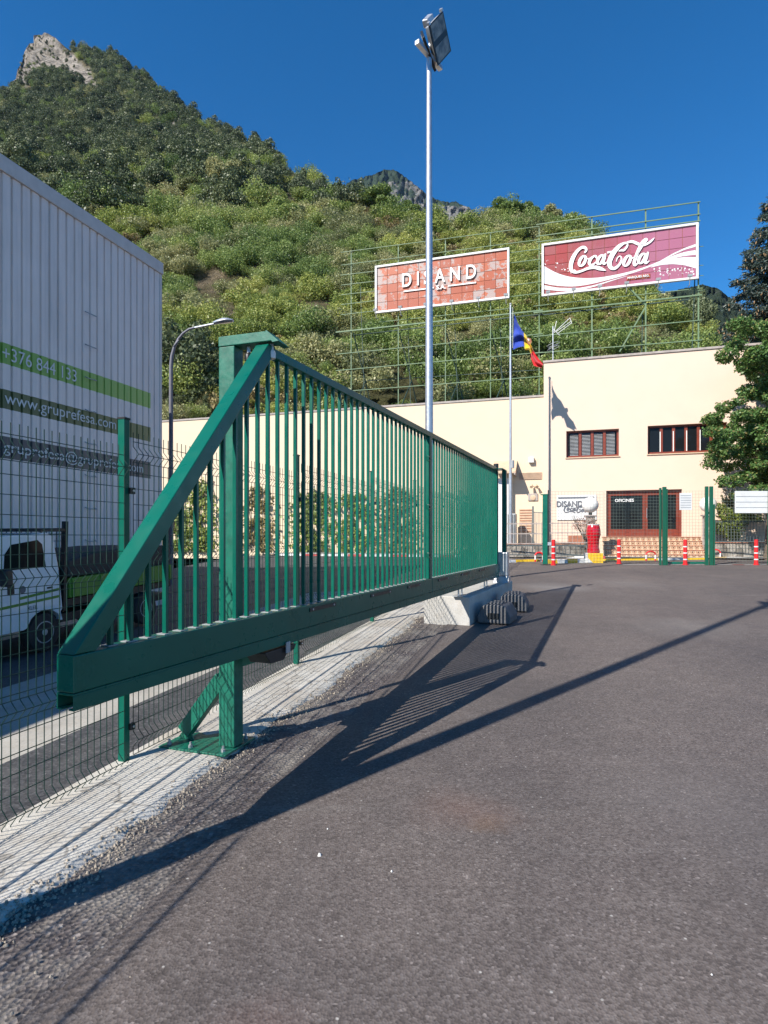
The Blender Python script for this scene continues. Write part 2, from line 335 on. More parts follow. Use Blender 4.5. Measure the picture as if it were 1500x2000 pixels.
def text_mesh(s_, name, m, parent, Mx, w_, h_, depth=.01, bold=0, spacing=1.0):   # lettering fitted to a w x h box lying in Mx's XY plane
    cu = bpy.data.curves.new('t', 'FONT'); cu.body = s_; cu.space_character = spacing; cu.offset = bold; cu.resolution_u = 4
    ob = bpy.data.objects.new('t', cu); COL.objects.link(ob)
    dg = bpy.context.evaluated_depsgraph_get(); me = bpy.data.meshes.new_from_object(ob.evaluated_get(dg))
    COL.objects.unlink(ob); bpy.data.objects.remove(ob)
    xs = [v.co.x for v in me.vertices]; ys = [v.co.y for v in me.vertices]
    x0, x1, y0, y1 = min(xs), max(xs), min(ys), max(ys)
    inv = wm(parent).inverted() if parent else Matrix.Identity(4)
    vs_ = [Vector(((v.co.x-x0)/(x1-x0)*w_, (v.co.y-y0)/(y1-y0)*h_, 0)) for v in me.vertices]
    fs = [tuple(p.vertices) for p in me.polygons]
    n = len(vs_); T = inv @ Mx
    from collections import Counter
    ec = Counter()
    for f in fs:
        for i in range(len(f)): ec[tuple(sorted((f[i], f[(i+1) % len(f)])))] += 1
    side = []
    for f in fs:
        for i in range(len(f)):
            a_, b_ = f[i], f[(i+1) % len(f)]
            if ec[tuple(sorted((a_, b_)))] == 1: side.append((a_, b_, b_+n, a_+n))
    V = [T @ Vector((p.x, p.y, depth)) for p in vs_]+[T @ p for p in vs_]
    par = list(range(n))
    def find(i):
        while par[i] != i: par[i] = par[par[i]]; i = par[i]
        return i
    for f in fs:
        for i in f[1:]: par[find(i)] = find(f[0])
    groups = {}
    for f in fs: groups.setdefault(find(f[0]), [[], []])[0].append(f)
    for f in side: groups[find(f[0])][1].append(f)
    o = None
    for g1, g2 in groups.values():
        al = g1+g2; idx = sorted(set(i for f in al for i in f)); mp_ = {j: i for i, j in enumerate(idx)}
        me2 = bpy.data.meshes.new('letter'); me2.from_pydata([V[i] for i in idx], [], [tuple(mp_[i] for i in f) for f in al]); me2.materials.append(m)
        o = bpy.data.objects.new('letter', me2); link(o); o.parent = parent
    return o
def copy_tree(o, parent=None, name=None):
    c = o.copy(); COL.objects.link(c); c.parent = parent
    for ch in list(o.children): copy_tree(ch, c)
    return c
def nz(x, y, z=0): return mnoise.noise(Vector((x, y, z)))
def fbm(x, y, z=0, o=4):
    s_, a_ = 0, .5
    for _ in range(o): s_ += a_*mnoise.noise(Vector((x, y, z))); x, y, z = x*2.03, y*2.03, z*2.03+5; a_ *= .5
    return s_

# ------------------------------------------------------------------ ground sheets
def sheet(name, us, vs_, zf, m, skirt=0, **kw):
    V = []; nu, nv = len(us), len(vs_)
    for v in vs_:
        for u in us:
            uu = u(v) if callable(u) else u; x, y = UV(uu, v); V.append((x, y, zf(uu, v)))
    Fc = [(j*nu+i, j*nu+i+1, (j+1)*nu+i+1, (j+1)*nu+i) for j in range(nv-1) for i in range(nu-1)]
    o = npmesh(name, V, Fc, m, **kw)
    o.data.polygons.foreach_set('use_smooth', [True]*len(o.data.polygons)); return o
def steps(a_, b_, d): n = max(1, int(round((b_-a_)/d))); return [a_+(b_-a_)*i/n for i in range(n+1)]
g = MB(); g.add([(-3000, -3000, -1.9), (3000, -3000, -1.9), (3000, 3000, -1.9), (-3000, 3000, -1.9)], [(0, 1, 2, 3)])
g.build('ground', M['hill'], kind='structure')
EDGE = -1.62
def seam(v): return EDGE+.018*nz(v*1.7, 3.1)+.008*nz(v*9, 1)
us = [seam]+[EDGE+.08+(lambda k: k)(x) for x in steps(0, 3, .25)]+steps(2, 34, 1.6)
sheet('yard_asphalt', us, steps(-12, 30, .3), lambda u, v: gzuv(u, v)+(.006*fbm(u*.5, v*.5)), M['asphalt'], kind='structure')
sheet('old_asphalt_band', steps(-2.5, EDGE+.05, .045), steps(-4, 3, .15)+steps(3.04, 12, .05)+steps(12.2, 27, .3),
      lambda u, v: gzuv(u, v)-.016+.014*fbm(u*7, v*7)+.006*nz(u*30, v*30), M['asphalt_rough'], kind='structure')
def rag(v): return -2.08+.07*nz(v*1.1, 9)+.05*nz(v*4.2, 4)+.03*nz(v*15, 2)
def stripz(u, v):
    e_ = min(1, max(0, (rag(v)-u)/.07)); return gzuv(u, v)-.03+.042*e_**.6+.004*fbm(u*6, v*6)+.006*nz(u*22, v*22)*(1.2-e_)
NU = 22
sheet('concrete_strip', [(lambda v, k=k: -2.725+(rag(v)+2.725)*(k/NU)) for k in range(NU+1)], steps(-6, 3, .1)+steps(3.03, 11, .035)+steps(11.1, 24, .15), stripz, M['strip'], kind='structure')
kb = MB(YARD)
for v0_, v1_ in zip(steps(-6, 24, 1)[:-1], steps(-6, 24, 1)[1:]):
    z0, z1 = gzuv(-2.725, v0_), gzuv(-2.725, v1_)
    kb.add([(-2.725, v0_, z0+.008), (-2.725, v1_, z1+.008), (-2.725, v1_, z1-.5), (-2.725, v0_, z0-.5)], [(0, 1, 2, 3)])
kb.build('strip_edge', M['strip'], kind='structure')
def apron(v): return -3.55+.02*nz(v*.8, 7)
sheet('street_asphalt', [(lambda v: apron(v)), -3.3, -3.1, -2.95, -2.723], steps(-8, 27.5, .5), lambda u, v: road_z(u, v)+.003*fbm(u, v), M['asphalt_road'], kind='structure')
sheet('street_concrete_lane', steps(-5.6, -3.56, .25), steps(-8, 12.6, .5), lambda u, v: road_z(u, v)-.004+.004*fbm(u, v), M['roadconc'], kind='structure')
sheet('street_asphalt', steps(-14, -5.61, .6), steps(-8, 27.5, .5), lambda u, v: road_z(u, v)-.004, M['asphalt_road'], kind='structure')
sheet('street_asphalt', steps(-5.6, -3.56, .25), steps(12.61, 27.5, .5), lambda u, v: road_z(u, v)-.004, M['asphalt_road'], kind='structure')
# loose stones along the ragged edge
V = []; Fc = []
def stone(x, y, z, r):
    n = len(V); ax = random.random()*6.28
    pts = [(math.cos(ax+k*1.57)*r*random.uniform(.7, 1.2), math.sin(ax+k*1.57)*r*random.uniform(.6, 1.1), 0) for k in range(4)]
    for p in pts: V.append((x+p[0], y+p[1], z-.3*r))
    for p in pts: V.append((x+p[0]*.55, y+p[1]*.55, z+r*random.uniform(.5, .8)))
    Fc.extend([(n+4, n+5, n+6, n+7)]+[(n+i, n+(i+1) % 4, n+4+(i+1) % 4, n+4+i) for i in range(4)])
for _ in range(3600):
    v = 1.6+random.random()**1.8*11; u = rag(v)+random.gauss(.0, .05); x, y = UV(u, v)
    z = max(gzuv(u, v)-.012, stripz(min(u, rag(v)), v) if u < rag(v) else -9); stone(x, y, z, random.choice([.003, .004, .005, .006, .010]))
for _ in range(500):
    v = 1.2+random.random()*10; u = random.uniform(-2.0, -1.3); x, y = UV(u, v); stone(x, y, gzuv(u, v)-.004, random.choice([.003, .004, .007]))
npmesh('gravel', V, Fc, simple('tan_grit', (.33, .28, .22), .9, var=.35, vs_=60), kind='stuff')
for px, py, r in ((624, 1671, .011), (765, 1703, .006), (1390, 1905, .004), (640, 1620, .005)):
    V = []; Fc = []; p = gp(px, py); stone(p[0], p[1], p[2]+.003, r)
    o = npmesh('pebble', V, Fc, M['white']); tag(o, {624: 'largest white pebble lying on the dark asphalt below the pole shadow', 765: 'small white pebble on the asphalt right of the largest white pebble',
        1390: 'tiny white chip on the asphalt at the lower right of the yard', 640: 'tiny pebble on the asphalt just above the largest white pebble'}[px], 'pebble')

# ------------------------------------------------------------------ hills
def interp(x, pts):
    if x <= pts[0][0]: return pts[0][1]
    for (a_, b_), (c_, d_) in zip(pts[:-1], pts[1:]):
        if x <= c_: return b_+(d_-b_)*(x-a_)/(c_-a_)
    return pts[-1][1]
RIDGE = [(-1600, 560), (-900, 480), (-400, 380), (-150, 280), (0, 184), (22, 160), (42, 118), (55, 82), (75, 70), (95, 68), (130, 91), (160, 99), (200, 104), (250, 136), (300, 172), (360, 220), (420, 252), (480, 284), (540, 324), (590, 354), (650, 378), (700, 417), (760, 425), (830, 441), (900, 450), (950, 442), (1000, 428), (1060, 438), (1110, 442), (1150, 460), (1180, 480), (1230, 545), (1280, 588), (1340, 632), (1400, 680), (1500, 750), (1700, 840), (2400, 900)]
DEPTH = [(60, 440), (120, 390), (200, 310), (260, 250), (310, 195), (335, 150), (400, 112), (520, 78), (650, 56), (780, 43), (860, 40), (1000, 37.5)]
def rockmask(x, y):
    a_ = 0
    # the pale crag under the summit, and two small outcrops
    if x < 230 and y < 215:
        top = interp(x, RIDGE)
        lim = interp(x, [(0, 192), (40, 192), (70, 152), (110, 146), (150, 168), (190, 190), (215, 205)])
        a_ = 1 if y < lim+6*nz(x*.05, y*.05) else 0
        if x > 112 and y < interp(x, [(112, 74), (130, 95), (150, 112), (175, 140), (215, 200)])+5*nz(x*.06, 3): a_ = 0
    for cx, cy, rx, ry in ((342, 248, 12, 14), (205, 112, 32, 5), (235, 205, 16, 4), (275, 215, 14, 4)):
        if ((x-cx)/rx)**2+((y-cy)/ry)**2 < 1+.5*nz(x*.1, y*.1): a_ = 1
    return a_
def hilldepth(y, x):
    D = interp(y, DEPTH); return D*(1+.05*nz(x*.006, y*.02, 2)+.02*nz(x*.03, y*.06, 5))
XS = list(np.arange(-1600, -120, 60))+list(np.arange(-120, 1560, 7))+list(np.arange(1560, 2400, 60))
NR = 120
V = []; rock = []; GX = []
for j in range(NR+1):
    for x in XS:
        yr = interp(x, RIDGE); t = j/NR; y = 985+(yr-985)*t
        D = hilldepth(y, x); p = at(x, y, D)
        m_ = rockmask(x, y)
        k = D*.012*fbm(x*.02, y*.03, 4)+(D*.024*fbm(x*.09, y*.09, 1, 5)*min(1, (1-t)*6+.25) if m_ else 0)
        V.append((p.x, p.y+k*2, p.z+(k if t < .98 else 0))); rock.append(m_)
for x in XS:                                    # the far side falls away
    yr = interp(x, RIDGE); D = hilldepth(yr, x); p = at(x, yr, D); V.append((p.x*1.25, p.y*1.25, p.z*.55)); rock.append(0)
for x in XS:
    yr = interp(x, RIDGE); D = hilldepth(yr, x); p = at(x, yr, D); V.append((p.x*1.7, p.y*1.7, -2)); rock.append(0)
nx = len(XS); NRR = NR+2
Fc = [(j*nx+i, j*nx+i+1, (j+1)*nx+i+1, (j+1)*nx+i) for j in range(NRR) for i in range(nx-1)]
hill = npmesh('hillside', V, Fc, M['hill'], kind='structure'); HV = np.array(V, dtype=np.float64)
ra = hill.data.attributes.new('rock', 'FLOAT', 'POINT'); ra.data.foreach_set('value', np.array(rock, dtype=np.float32))
def mountain(name, ridge, D0, D1, ybase, x0, x1, rockfn):
    XS_ = list(np.arange(x0, x1, 2.5)); V = []; rk = []
    for j in range(50):
        t = j/49.
        for x in XS_:
            yr = interp(x, ridge)+3*nz(x*.05, 1)+2.5*nz(x*.17, 2)+2.2*nz(x*.47, 6); y = ybase+(yr-ybase)*t; D = D0+(D1-D0)*t
            D *= 1+.03*fbm(x*.03, y*.03)+.03*nz(x*.13, y*.09)+.012*nz(x*.4, y*.3)
            p = at(x, y, D); V.append(p[:]); rk.append(rockfn(x, y))
    for x in XS_:
        yr = interp(x, ridge); p = at(x, yr, D1); V.append((p.x*1.3, p.y*1.3, 0)); rk.append(0)
    n = len(XS_); Fc = [(j*n+i, j*n+i+1, (j+1)*n+i+1, (j+1)*n+i) for j in range(50) for i in range(n-1)]
    o = npmesh(name, V, Fc, M['far'], kind='structure'); ra = o.data.attributes.new('rock', 'FLOAT', 'POINT'); ra.data.foreach_set('value', np.array(rk, dtype=np.float32)); return o
def rf1(x, y):
    return .22 if (755 < x < 830 and 352 < y < 400+(x-755)*.5) or (850 < x < 935 and y > 400) else -.1
mountain('far_mountain', [(200, 470), (560, 385), (660, 368), (690, 352), (735, 338), (752, 331), (775, 334), (800, 352), (835, 380), (860, 392), (890, 396), (915, 404), (938, 424), (980, 450), (1100, 520), (1400, 640)], 800, 1250, 620, 200, 1400, rf1)
def rf2(x, y): return .12 if x > 1390 and y < 600 else -.2
mountain('far_hill', [(1080, 640), (1200, 600), (1270, 578), (1300, 572), (1340, 562), (1372, 556), (1400, 562), (1430, 585), (1460, 612), (1520, 650), (1700, 760)], 260, 420, 800, 1080, 1700, rf2)

# ------------------------------------------------------------------ foliage
def leafcloud(seed, n, blobs, leaf, squash=.8, out=.6, flat=0.):
    rs = np.random.RandomState(seed); P = []; N = []
    wts = np.array([b[3]**2 for b in blobs]); wts = wts/wts.sum()
    for b, k in zip(blobs, rs.multinomial(n, wts)):
        d = rs.normal(size=(k, 3)); d /= np.linalg.norm(d, axis=1)[:, None]
        rr = b[3]*(1-.45*rs.rand(k)**1.6)*(1+.18*np.sin(d[:, 0]*7+seed)*np.cos(d[:, 1]*6)+.1*rs.normal(size=k))
        P.append(np.array(b[:3])+d*rr[:, None]*np.array([1, 1, squash])); N.append(d)
    P = np.vstack(P); N = np.vstack(N); k = len(P)
    nn = N*out+rs.normal(size=(k, 3))*.6; nn[:, 2] += flat; nn /= np.linalg.norm(nn, axis=1)[:, None]
    t = np.cross(nn, rs.normal(size=(k, 3))); t /= np.linalg.norm(t, axis=1)[:, None]; b_ = np.cross(nn, t)
    s_ = leaf*(.6+.8*rs.rand(k))[:, None]
    V = np.stack([P-t*s_*.5, P+b_*s_*.32, P+t*s_*.5, P-b_*s_*.32], 1).reshape(-1, 3)
    Fc = np.arange(k*4).reshape(-1, 4); ti = np.repeat(np.clip(.5+.28*rs.normal(size=k), 0, 1), 4)
    return V, Fc, ti
protos = bpy.data.collections.new('foliage_prototypes')
def proto(name, seed, n, blobs, leaf, m, squash=.8):
    V, Fc, ti = leafcloud(seed, n, blobs, leaf, squash); me = npmesh(name, V, Fc, M[m], tint=ti, meshonly=True)
    o = bpy.data.objects.new(name, me); protos.objects.link(o); return o
def rblobs(seed, k, spread, r0, r1, zb=.35):
    rs = random.Random(seed); out = []
    for _ in range(k):
        a_ = rs.random()*6.28; d = spread*math.sqrt(rs.random()); out.append((d*math.cos(a_), d*math.sin(a_), zb+rs.uniform(-.1, .35), rs.uniform(r0, r1)))
    return out
KN = ['a_bush', 'b_bush', 'c_green', 'd_green', 'e_grey', 'f_grey', 'g_pine', 'h_pine', 'i_dry', 'j_dry']
proto('a_bush', 1, 3000, rblobs(1, 6, .6, .32, .5), .066, 'leaf_bush'); proto('b_bush', 2, 3000, rblobs(2, 8, .7, .25, .45), .066, 'leaf_bush')
proto('c_green', 3, 3000, rblobs(3, 6, .55, .35, .5), .066, 'leaf_green'); proto('d_green', 4, 3000, rblobs(4, 8, .65, .3, .45, .5), .066, 'leaf_green')
proto('e_grey', 5, 3000, rblobs(5, 6, .6, .35, .5), .066, 'leaf_grey'); proto('f_grey', 6, 3000, rblobs(6, 9, .75, .22, .4), .066, 'leaf_grey')
def pineblobs(seed, h=2.0):
    rs = random.Random(seed); out = []
    for k in range(9):
        t = k/8.; r = .62*(1-t)**.8+.14; a_ = rs.random()*6.28; out.append((.45*r*math.cos(a_), .45*r*math.sin(a_), .5+t*(h-.5), r*rs.uniform(.7, 1)))
    return out
proto('g_pine', 7, 2600, pineblobs(7), .10, 'leaf_pine', .6); proto('h_pine', 8, 2600, pineblobs(9, 1.5), .10, 'leaf_pine', .7)
proto('i_dry', 9, 1100, rblobs(10, 8, .8, .18, .36, .15), .085, 'leaf_dry', .6); proto('j_dry', 10, 1100, rblobs(11, 9, .9, .16, .32, .1), .08, 'leaf_bush', .6)
def scatter_obj(name, P, S, K, RZ):
    me = bpy.data.meshes.new(name); me.from_pydata(P, [], [])
    for nm, ty, data in (('size', 'FLOAT', S), ('pick', 'INT', K), ('turn', 'FLOAT', RZ)):
        at_ = me.attributes.new(nm, ty, 'POINT'); at_.data.foreach_set('value', data)
    o = bpy.data.objects.new(name, me); link(o)
    ng = bpy.data.node_groups.new(name, 'GeometryNodeTree'); ng.interface.new_socket('Geometry', in_out='INPUT', socket_type='NodeSocketGeometry'); ng.interface.new_socket('Geometry', in_out='OUTPUT', socket_type='NodeSocketGeometry')
    N = ng.nodes; L = ng.links; gi = N.new('NodeGroupInput'); go = N.new('NodeGroupOutput'); ip = N.new('GeometryNodeInstanceOnPoints'); ci = N.new('GeometryNodeCollectionInfo')
    ci.inputs['Collection'].default_value = protos; ci.inputs['Separate Children'].default_value = True; ci.inputs['Reset Children'].default_value = True
    def na(nm, ty): n = N.new('GeometryNodeInputNamedAttribute'); n.data_type = ty; n.inputs['Name'].default_value = nm; return n.outputs['Attribute']
    cx = N.new('ShaderNodeCombineXYZ'); L.new(na('turn', 'FLOAT'), cx.inputs[2])
    L.new(gi.outputs[0], ip.inputs['Points']); L.new(ci.outputs[0], ip.inputs['Instance']); ip.inputs['Pick Instance'].default_value = True
    L.new(na('pick', 'INT'), ip.inputs['Instance Index']); L.new(cx.outputs[0], ip.inputs['Rotation']); L.new(na('size', 'FLOAT'), ip.inputs['Scale'])
    L.new(ip.outputs[0], go.inputs[0]); md = o.modifiers.new('scatter', 'NODES'); md.node_group = ng
    return tag(o, kind='stuff')
rs = random.Random(11); P = {'s': [], 't': []}; S = {'s': [], 't': []}; K = {'s': [], 't': []}; Z = {'s': [], 't': []}
for j in range(NR):
    for i in range(nx-1):
        x = XS[i]
        if x < -200 or x > 1600: continue
        a0, a1, a2 = HV[j*nx+i], HV[j*nx+i+1], HV[(j+1)*nx+i]
        area = np.linalg.norm(np.cross(a1-a0, a2-a0)); D = a0[1]
        if D < 40.5: continue
        yr = interp(x, RIDGE); y = 985+(yr-985)*(j/NR)
        if rock[j*nx+i]: area *= .30
        dn = .62 if D < 70 else (.40 if D < 110 else (.15 if D < 190 else .05))
        barren = fbm(a0[0]*.05, a0[1]*.05, a0[2]*.05+3)
        if D < 125 and barren > .13: area *= .16
        if 880 < x < 1060 and 600 < y < 760: area *= .45
        ne = area*dn; k = int(ne)+(1 if rs.random() < ne-int(ne) else 0)
        for _ in range(k):
            f1, f2 = rs.random(), rs.random(); p = a0+(a1-a0)*f1+(a2-a0)*f2
            if D < 150:
                s_ = rs.choice([.6, .8, 1., 1.2, 1.4, 1.7, 2.3, 2.9])*(1 if D < 90 else 1.3)
                c_ = fbm(p[0]*.035+9, p[1]*.035, p[2]*.05)
                if c_ > .12: kk = rs.choice([0, 1, 0, 9, 8])
                elif c_ < -.12: kk = rs.choice([2, 3, 4, 3, 2])
                else: kk = rs.choice([0, 1, 4, 5, 4, 9, 3])
                if y > 730 and x < 420: kk = rs.choice([2, 3, 6, 4])
                if D > 100 and rs.random() < .25 and x < 700: kk = rs.choice([6, 7, 3]); s_ *= 1.3
                w_ = 's'
            else:
                s_ = rs.choice([2.2, 2.8, 3.4, 3.9, 4.4])*(1 if D < 260 else 1.15); kk = rs.choice([6, 7, 6, 7, 7, 4, 3]) if D > 175 else rs.choice([6, 7, 3, 4, 2, 0])
                if rock[j*nx+i]: s_ *= .32
                w_ = 't'
            P[w_].append((p[0], p[1], p[2]-.15*s_)); S[w_].append(s_); K[w_].append(kk); Z[w_].append(rs.random()*6.28)
scatter_obj('hillside_shrubs', P['s'], S['s'], K['s'], Z['s']); scatter_obj('mountain_forest', P['t'], S['t'], K['t'], Z['t'])
print('scatter', len(P['s']), len(P['t']))
def surf(px, py): # point of the hillside seen at a spot
    return at(px, py, hilldepth(py, px))
tp = {}
def hill_tree(kind, px, py, wpx, hpx, label):
    p = surf(px, py); D = p.y; wd = wpx/F*D; ht = hpx/F*D
    root = empty('hillside_tree' if kind != 'pine' else 'pine_tree', (p.x, p.y, p.z-.4), random.random()*6, label, 'tree', 'trees standing out on the hillside')
    if kind not in tp:
        if kind == 'pine': V, Fc, ti = leafcloud(31, 6000, [(x*.8, y*.8, .2+z*.42, r*.5) for x, y, z, r in pineblobs(3)], .05, .7); m = 'leaf_pine'
        else: V, Fc, ti = leafcloud(32 if kind == 'round' else 33, 8000, [(.3*math.cos(k*2.4)*(1-.03*k), .3*math.sin(k*2.4), .38+.045*k, .17+.03*math.sin(k*5)) for k in range(11)], .05, .8); m = 'leaf_grey' if kind == 'pale' else 'leaf_green'
        me = npmesh('crown', V, Fc, M[m], tint=ti, meshonly=True)
        tb = MB(); tb.tube([(0, 0, -.1), (.01, 0, .3), (0, .02, .6)], [.035, .025, .012], 6)
        for k in range(5): a_ = k*1.3; tb.tube([(0, 0, .25+.05*k), (.2*math.cos(a_), .2*math.sin(a_), .45+.06*k)], [.014, .006], 5)
        me2 = bpy.data.meshes.new('trunk'); me2.from_pydata(tb.v, [], tb.f); me2.materials.append(M['bark']); tp[kind] = (me, me2)
    root.scale = (wd, wd, ht)
    for nm, me in zip(('crown', 'trunk'), tp[kind]): o = bpy.data.objects.new(nm, me); link(o); o.parent = root
for a_ in [('pale', 437, 388, 85, 78, 'large pale round tree on the slope high above the green gate post'), ('pale', 366, 390, 55, 45, 'small pale round tree left of the large pale round tree'),
           ('round', 553, 455, 75, 68, 'rounded green tree alone among the shrubs above the curved street lamp'), ('pine', 517, 390, 50, 70, 'dark pine right of the large pale round tree'),
           ('pine', 590, 395, 48, 66, 'first dark pine from the left in the row on the ridge'), ('pine', 628, 402, 44, 60, 'middle dark pine of the row on the ridge'), ('pine', 665, 415, 40, 54, 'last dark pine of the row, next to the bare far peak'),
           ('round', 735, 425, 88, 62, 'wide green tree on the ridge just below the far peak'), ('round', 800, 430, 50, 36, 'low green tree on the ridge left of the floodlight pole'),
           ('round', 985, 440, 75, 52, 'rounded tree on the ridge above the orange billboard'), ('round', 1030, 440, 60, 44, 'tree on the ridge between the two billboards, right of the rounded one'),
           ('pale', 1075, 448, 52, 50, 'thin pale tree on the ridge at the left end of the upper rails'), ('round', 1120, 462, 62, 48, 'last bushy tree of the ridge above the red billboard'),
           ('pine', 1368, 652, 60, 92, 'dark conifer behind the right end of the sign scaffold'), ('pine', 310, 385, 60, 78, 'dark pine standing in the wood above the warehouse roof end'),
           ('pine', 30, 345, 70, 85, 'dark pine above the near end of the warehouse roof'), ('round', 235, 395, 80, 50, 'bright green tree above the middle of the warehouse roof')]:
    hill_tree(*a_)

# ------------------------------------------------------------------ warehouse on the left
UW = -8.75; VC = 11.40; ZR = 7.76; ZB = -.6
def mk_clad():
    m, t, b = new_mat('profiled_sheet_with_printed_bands'); g_ = nd(t, 'ShaderNodeNewGeometry'); sx = nd(t, 'ShaderNodeSeparateXYZ'); t.links.new(g_.outputs['Position'], sx.inputs[0])
    def mth(op, a_, b_):
        n = nd(t, 'ShaderNodeMath', operation=op)
        for s_, v in zip(n.inputs, (a_, b_)):
            if hasattr(v, 'links'): t.links.new(v, s_)
            else: s_.default_value = v
        return n.outputs[0]
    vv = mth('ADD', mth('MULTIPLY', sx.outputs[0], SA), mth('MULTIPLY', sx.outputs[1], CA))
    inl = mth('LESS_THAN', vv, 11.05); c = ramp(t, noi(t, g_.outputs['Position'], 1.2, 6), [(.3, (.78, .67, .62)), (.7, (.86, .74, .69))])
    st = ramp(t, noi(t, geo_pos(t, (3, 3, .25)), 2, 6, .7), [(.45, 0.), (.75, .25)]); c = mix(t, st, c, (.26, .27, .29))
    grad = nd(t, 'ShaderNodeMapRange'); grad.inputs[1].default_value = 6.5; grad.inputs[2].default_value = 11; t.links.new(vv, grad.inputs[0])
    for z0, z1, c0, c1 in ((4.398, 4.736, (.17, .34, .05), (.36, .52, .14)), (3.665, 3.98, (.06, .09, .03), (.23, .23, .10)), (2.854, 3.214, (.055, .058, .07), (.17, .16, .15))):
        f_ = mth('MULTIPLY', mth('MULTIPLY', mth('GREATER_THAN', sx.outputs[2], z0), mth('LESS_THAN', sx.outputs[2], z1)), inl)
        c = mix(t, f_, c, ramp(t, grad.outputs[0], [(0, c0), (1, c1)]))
    t.links.new(c, b.inputs['Base Color']); b.inputs['Roughness'].default_value = .42; b.inputs['Metallic'].default_value = .0; return m
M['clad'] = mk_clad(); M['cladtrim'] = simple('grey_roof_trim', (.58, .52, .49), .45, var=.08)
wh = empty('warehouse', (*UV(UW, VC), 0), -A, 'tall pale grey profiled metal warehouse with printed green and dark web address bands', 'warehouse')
PI_ = .187; PW = PI_*5
prof = []
for k in range(5):
    b0 = k*PI_; prof += [(b0, 0), (b0+.052, 0), (b0+.06, .003), (b0+.068, 0), (b0+.140, 0), (b0+.150, -.034), (b0+.176, -.034)]
prof.append((PW, 0))
v = VC-.06; i = 0; first = None
while v > -9:
    if first is None:
        mb = MB(YARD)
        for (a0, d0), (a1, d1) in zip(prof[:-1], prof[1:]):
            mb.add([(UW+d0, v-a0, ZB), (UW+d1, v-a1, ZB), (UW+d1, v-a1, ZR-.1), (UW+d0, v-a0, ZR-.1)], [(0, 1, 2, 3)])
        first = mb.build('cladding_panel', M['clad'], wh)
    else:
        c_ = bpy.data.objects.new('cladding_panel', first.data); link(c_); c_.parent = wh; c_.location = (0, -i*(PW+.002), 0)
    v -= PW+.002; i += 1
mb = MB(YARD); mb.box(UW-14, UW-.08, -9, VC-.02, ZB, ZR-.12); mb.build('wall', M['cladtrim'], wh)
mb = MB(YARD); mb.box(UW-.1, UW+.035, -9, VC+.05, ZR-.26, ZR); mb.build('roof_trim', M['cladtrim'], wh, bevel=.01)
mb = MB(YARD); mb.box(UW-.1, UW+.012, VC-.06, VC+.03, ZB, ZR-.262); mb.build('corner_trim', M['cladtrim'], wh, bevel=.008)
mb = MB(YARD); mb.box(UW-14.2, UW-.1, -9, VC+.05, ZR-.1, ZR+.02); mb.build('roof', M['cladtrim'], wh)
def wall_text(s_, v0_, v1_, z0_, z1_, name='lettering', col='letter'):
    # text plane: x -> +v, y -> z, outwards +u
    X = YARD.to_3x3() @ Vector((0, 1, 0)); Zc = Vector((0, 0, 1)); N_ = YARD.to_3x3() @ Vector((1, 0, 0)); o_ = YARD @ Vector((UW+.006, v0_, z0_))
    Mx = Matrix(((X.x, Zc.x, N_.x, o_.x), (X.y, Zc.y, N_.y, o_.y), (X.z, Zc.z, N_.z, o_.z), (0, 0, 0, 1)))
    return text_mesh(s_, name, M[col], wh, Mx, v1_-v0_, z1_-z0_, .002)
M['print'] = simple('white_print', (.62, .63, .62), .5, var=.05)
wall_text('+376 844 133', 7.44, 8.97, 4.46, 4.68, col='print')
wall_text('www.gruprefesa.com', 7.48, 9.99, 3.69, 3.95, col='print')
wall_text('gruprefesa@gruprefesa.com', 7.46, 10.80, 2.90, 3.15, col='print')
rg = None
for k in range(14):
    z = .9+k*.62
    if z > 6.2: break
    mb = MB(YARD); v0_ = 9.18; mb.tube([(UW+.002, v0_, z), (UW+.07, v0_, z-.03), (UW+.07, v0_+.22, z-.03), (UW+.002, v0_+.22, z)], .010, 5); mb.build('rung', M['galvd'], wh)

# ------------------------------------------------------------------ pickup truck
tk = empty('pickup_truck', (*UV(-6.83, 6.5), 0), -A, 'small white tipper truck with green stripes and lime green load bed parked by the warehouse', 'truck')
TM = YARD @ Matrix.Translation((-6.83, 6.5, 0)) @ Matrix.Rotation(R(2.6), 4, 'X')
W2 = 1.42
mb = MB(TM)
prof_ = [(-1.45, .42), (-1.5, .75), (-1.32, 1.08), (-.82, 1.56), (-.7, 1.61), (.05, 1.63), (.16, 1.58), (.24, 1.1), (.28, .55), (.25, .52), (.24, .40)]+[(-.02+.31*math.cos(R(k)), .27+.31*math.sin(R(k))) for k in (25, 45, 65, 90, 115, 135, 160)]+[(-.36, .36), (-1.0, .36)]
mb.prism(prof_, 0, -W2, 0); cab = mb.build('cab', M['cabwhite'], tk, bevel=.03)
mb = MB(TM); mb.prism([(-.62, 1.17), (-.60, 1.38), (-.5, 1.50), (-.1, 1.54), (-.03, 1.48), (.02, 1.17)], 0, -.01, .006); mb.build('side_window', M['glass'], tk)
mb = MB(TM); mb.prism([(-1.18, 1.17), (-.78, 1.52), (-.72, 1.50), (-.70, 1.17)], 0, -.01, .006); mb.build('quarter_window', M['glass'], tk)
mb = MB(TM); mb.beam((-W2/2, -1.28, 1.14), (-W2/2, -.88, 1.52), 1.25, .02, up=(0, 1, 0)); mb.build('windscreen', M['glass'], tk)
mb = MB(TM); mb.box(.03, .16, -.72, -.62, .98, 1.2); mb.build('wing_mirror', M['black'], tk, bevel=.02)
mb = MB(TM); mb.box(-.001, .007, -.58, -.48, .86, 1.0); mb.build('fuel_cap', M['black'], tk, bevel=.01)
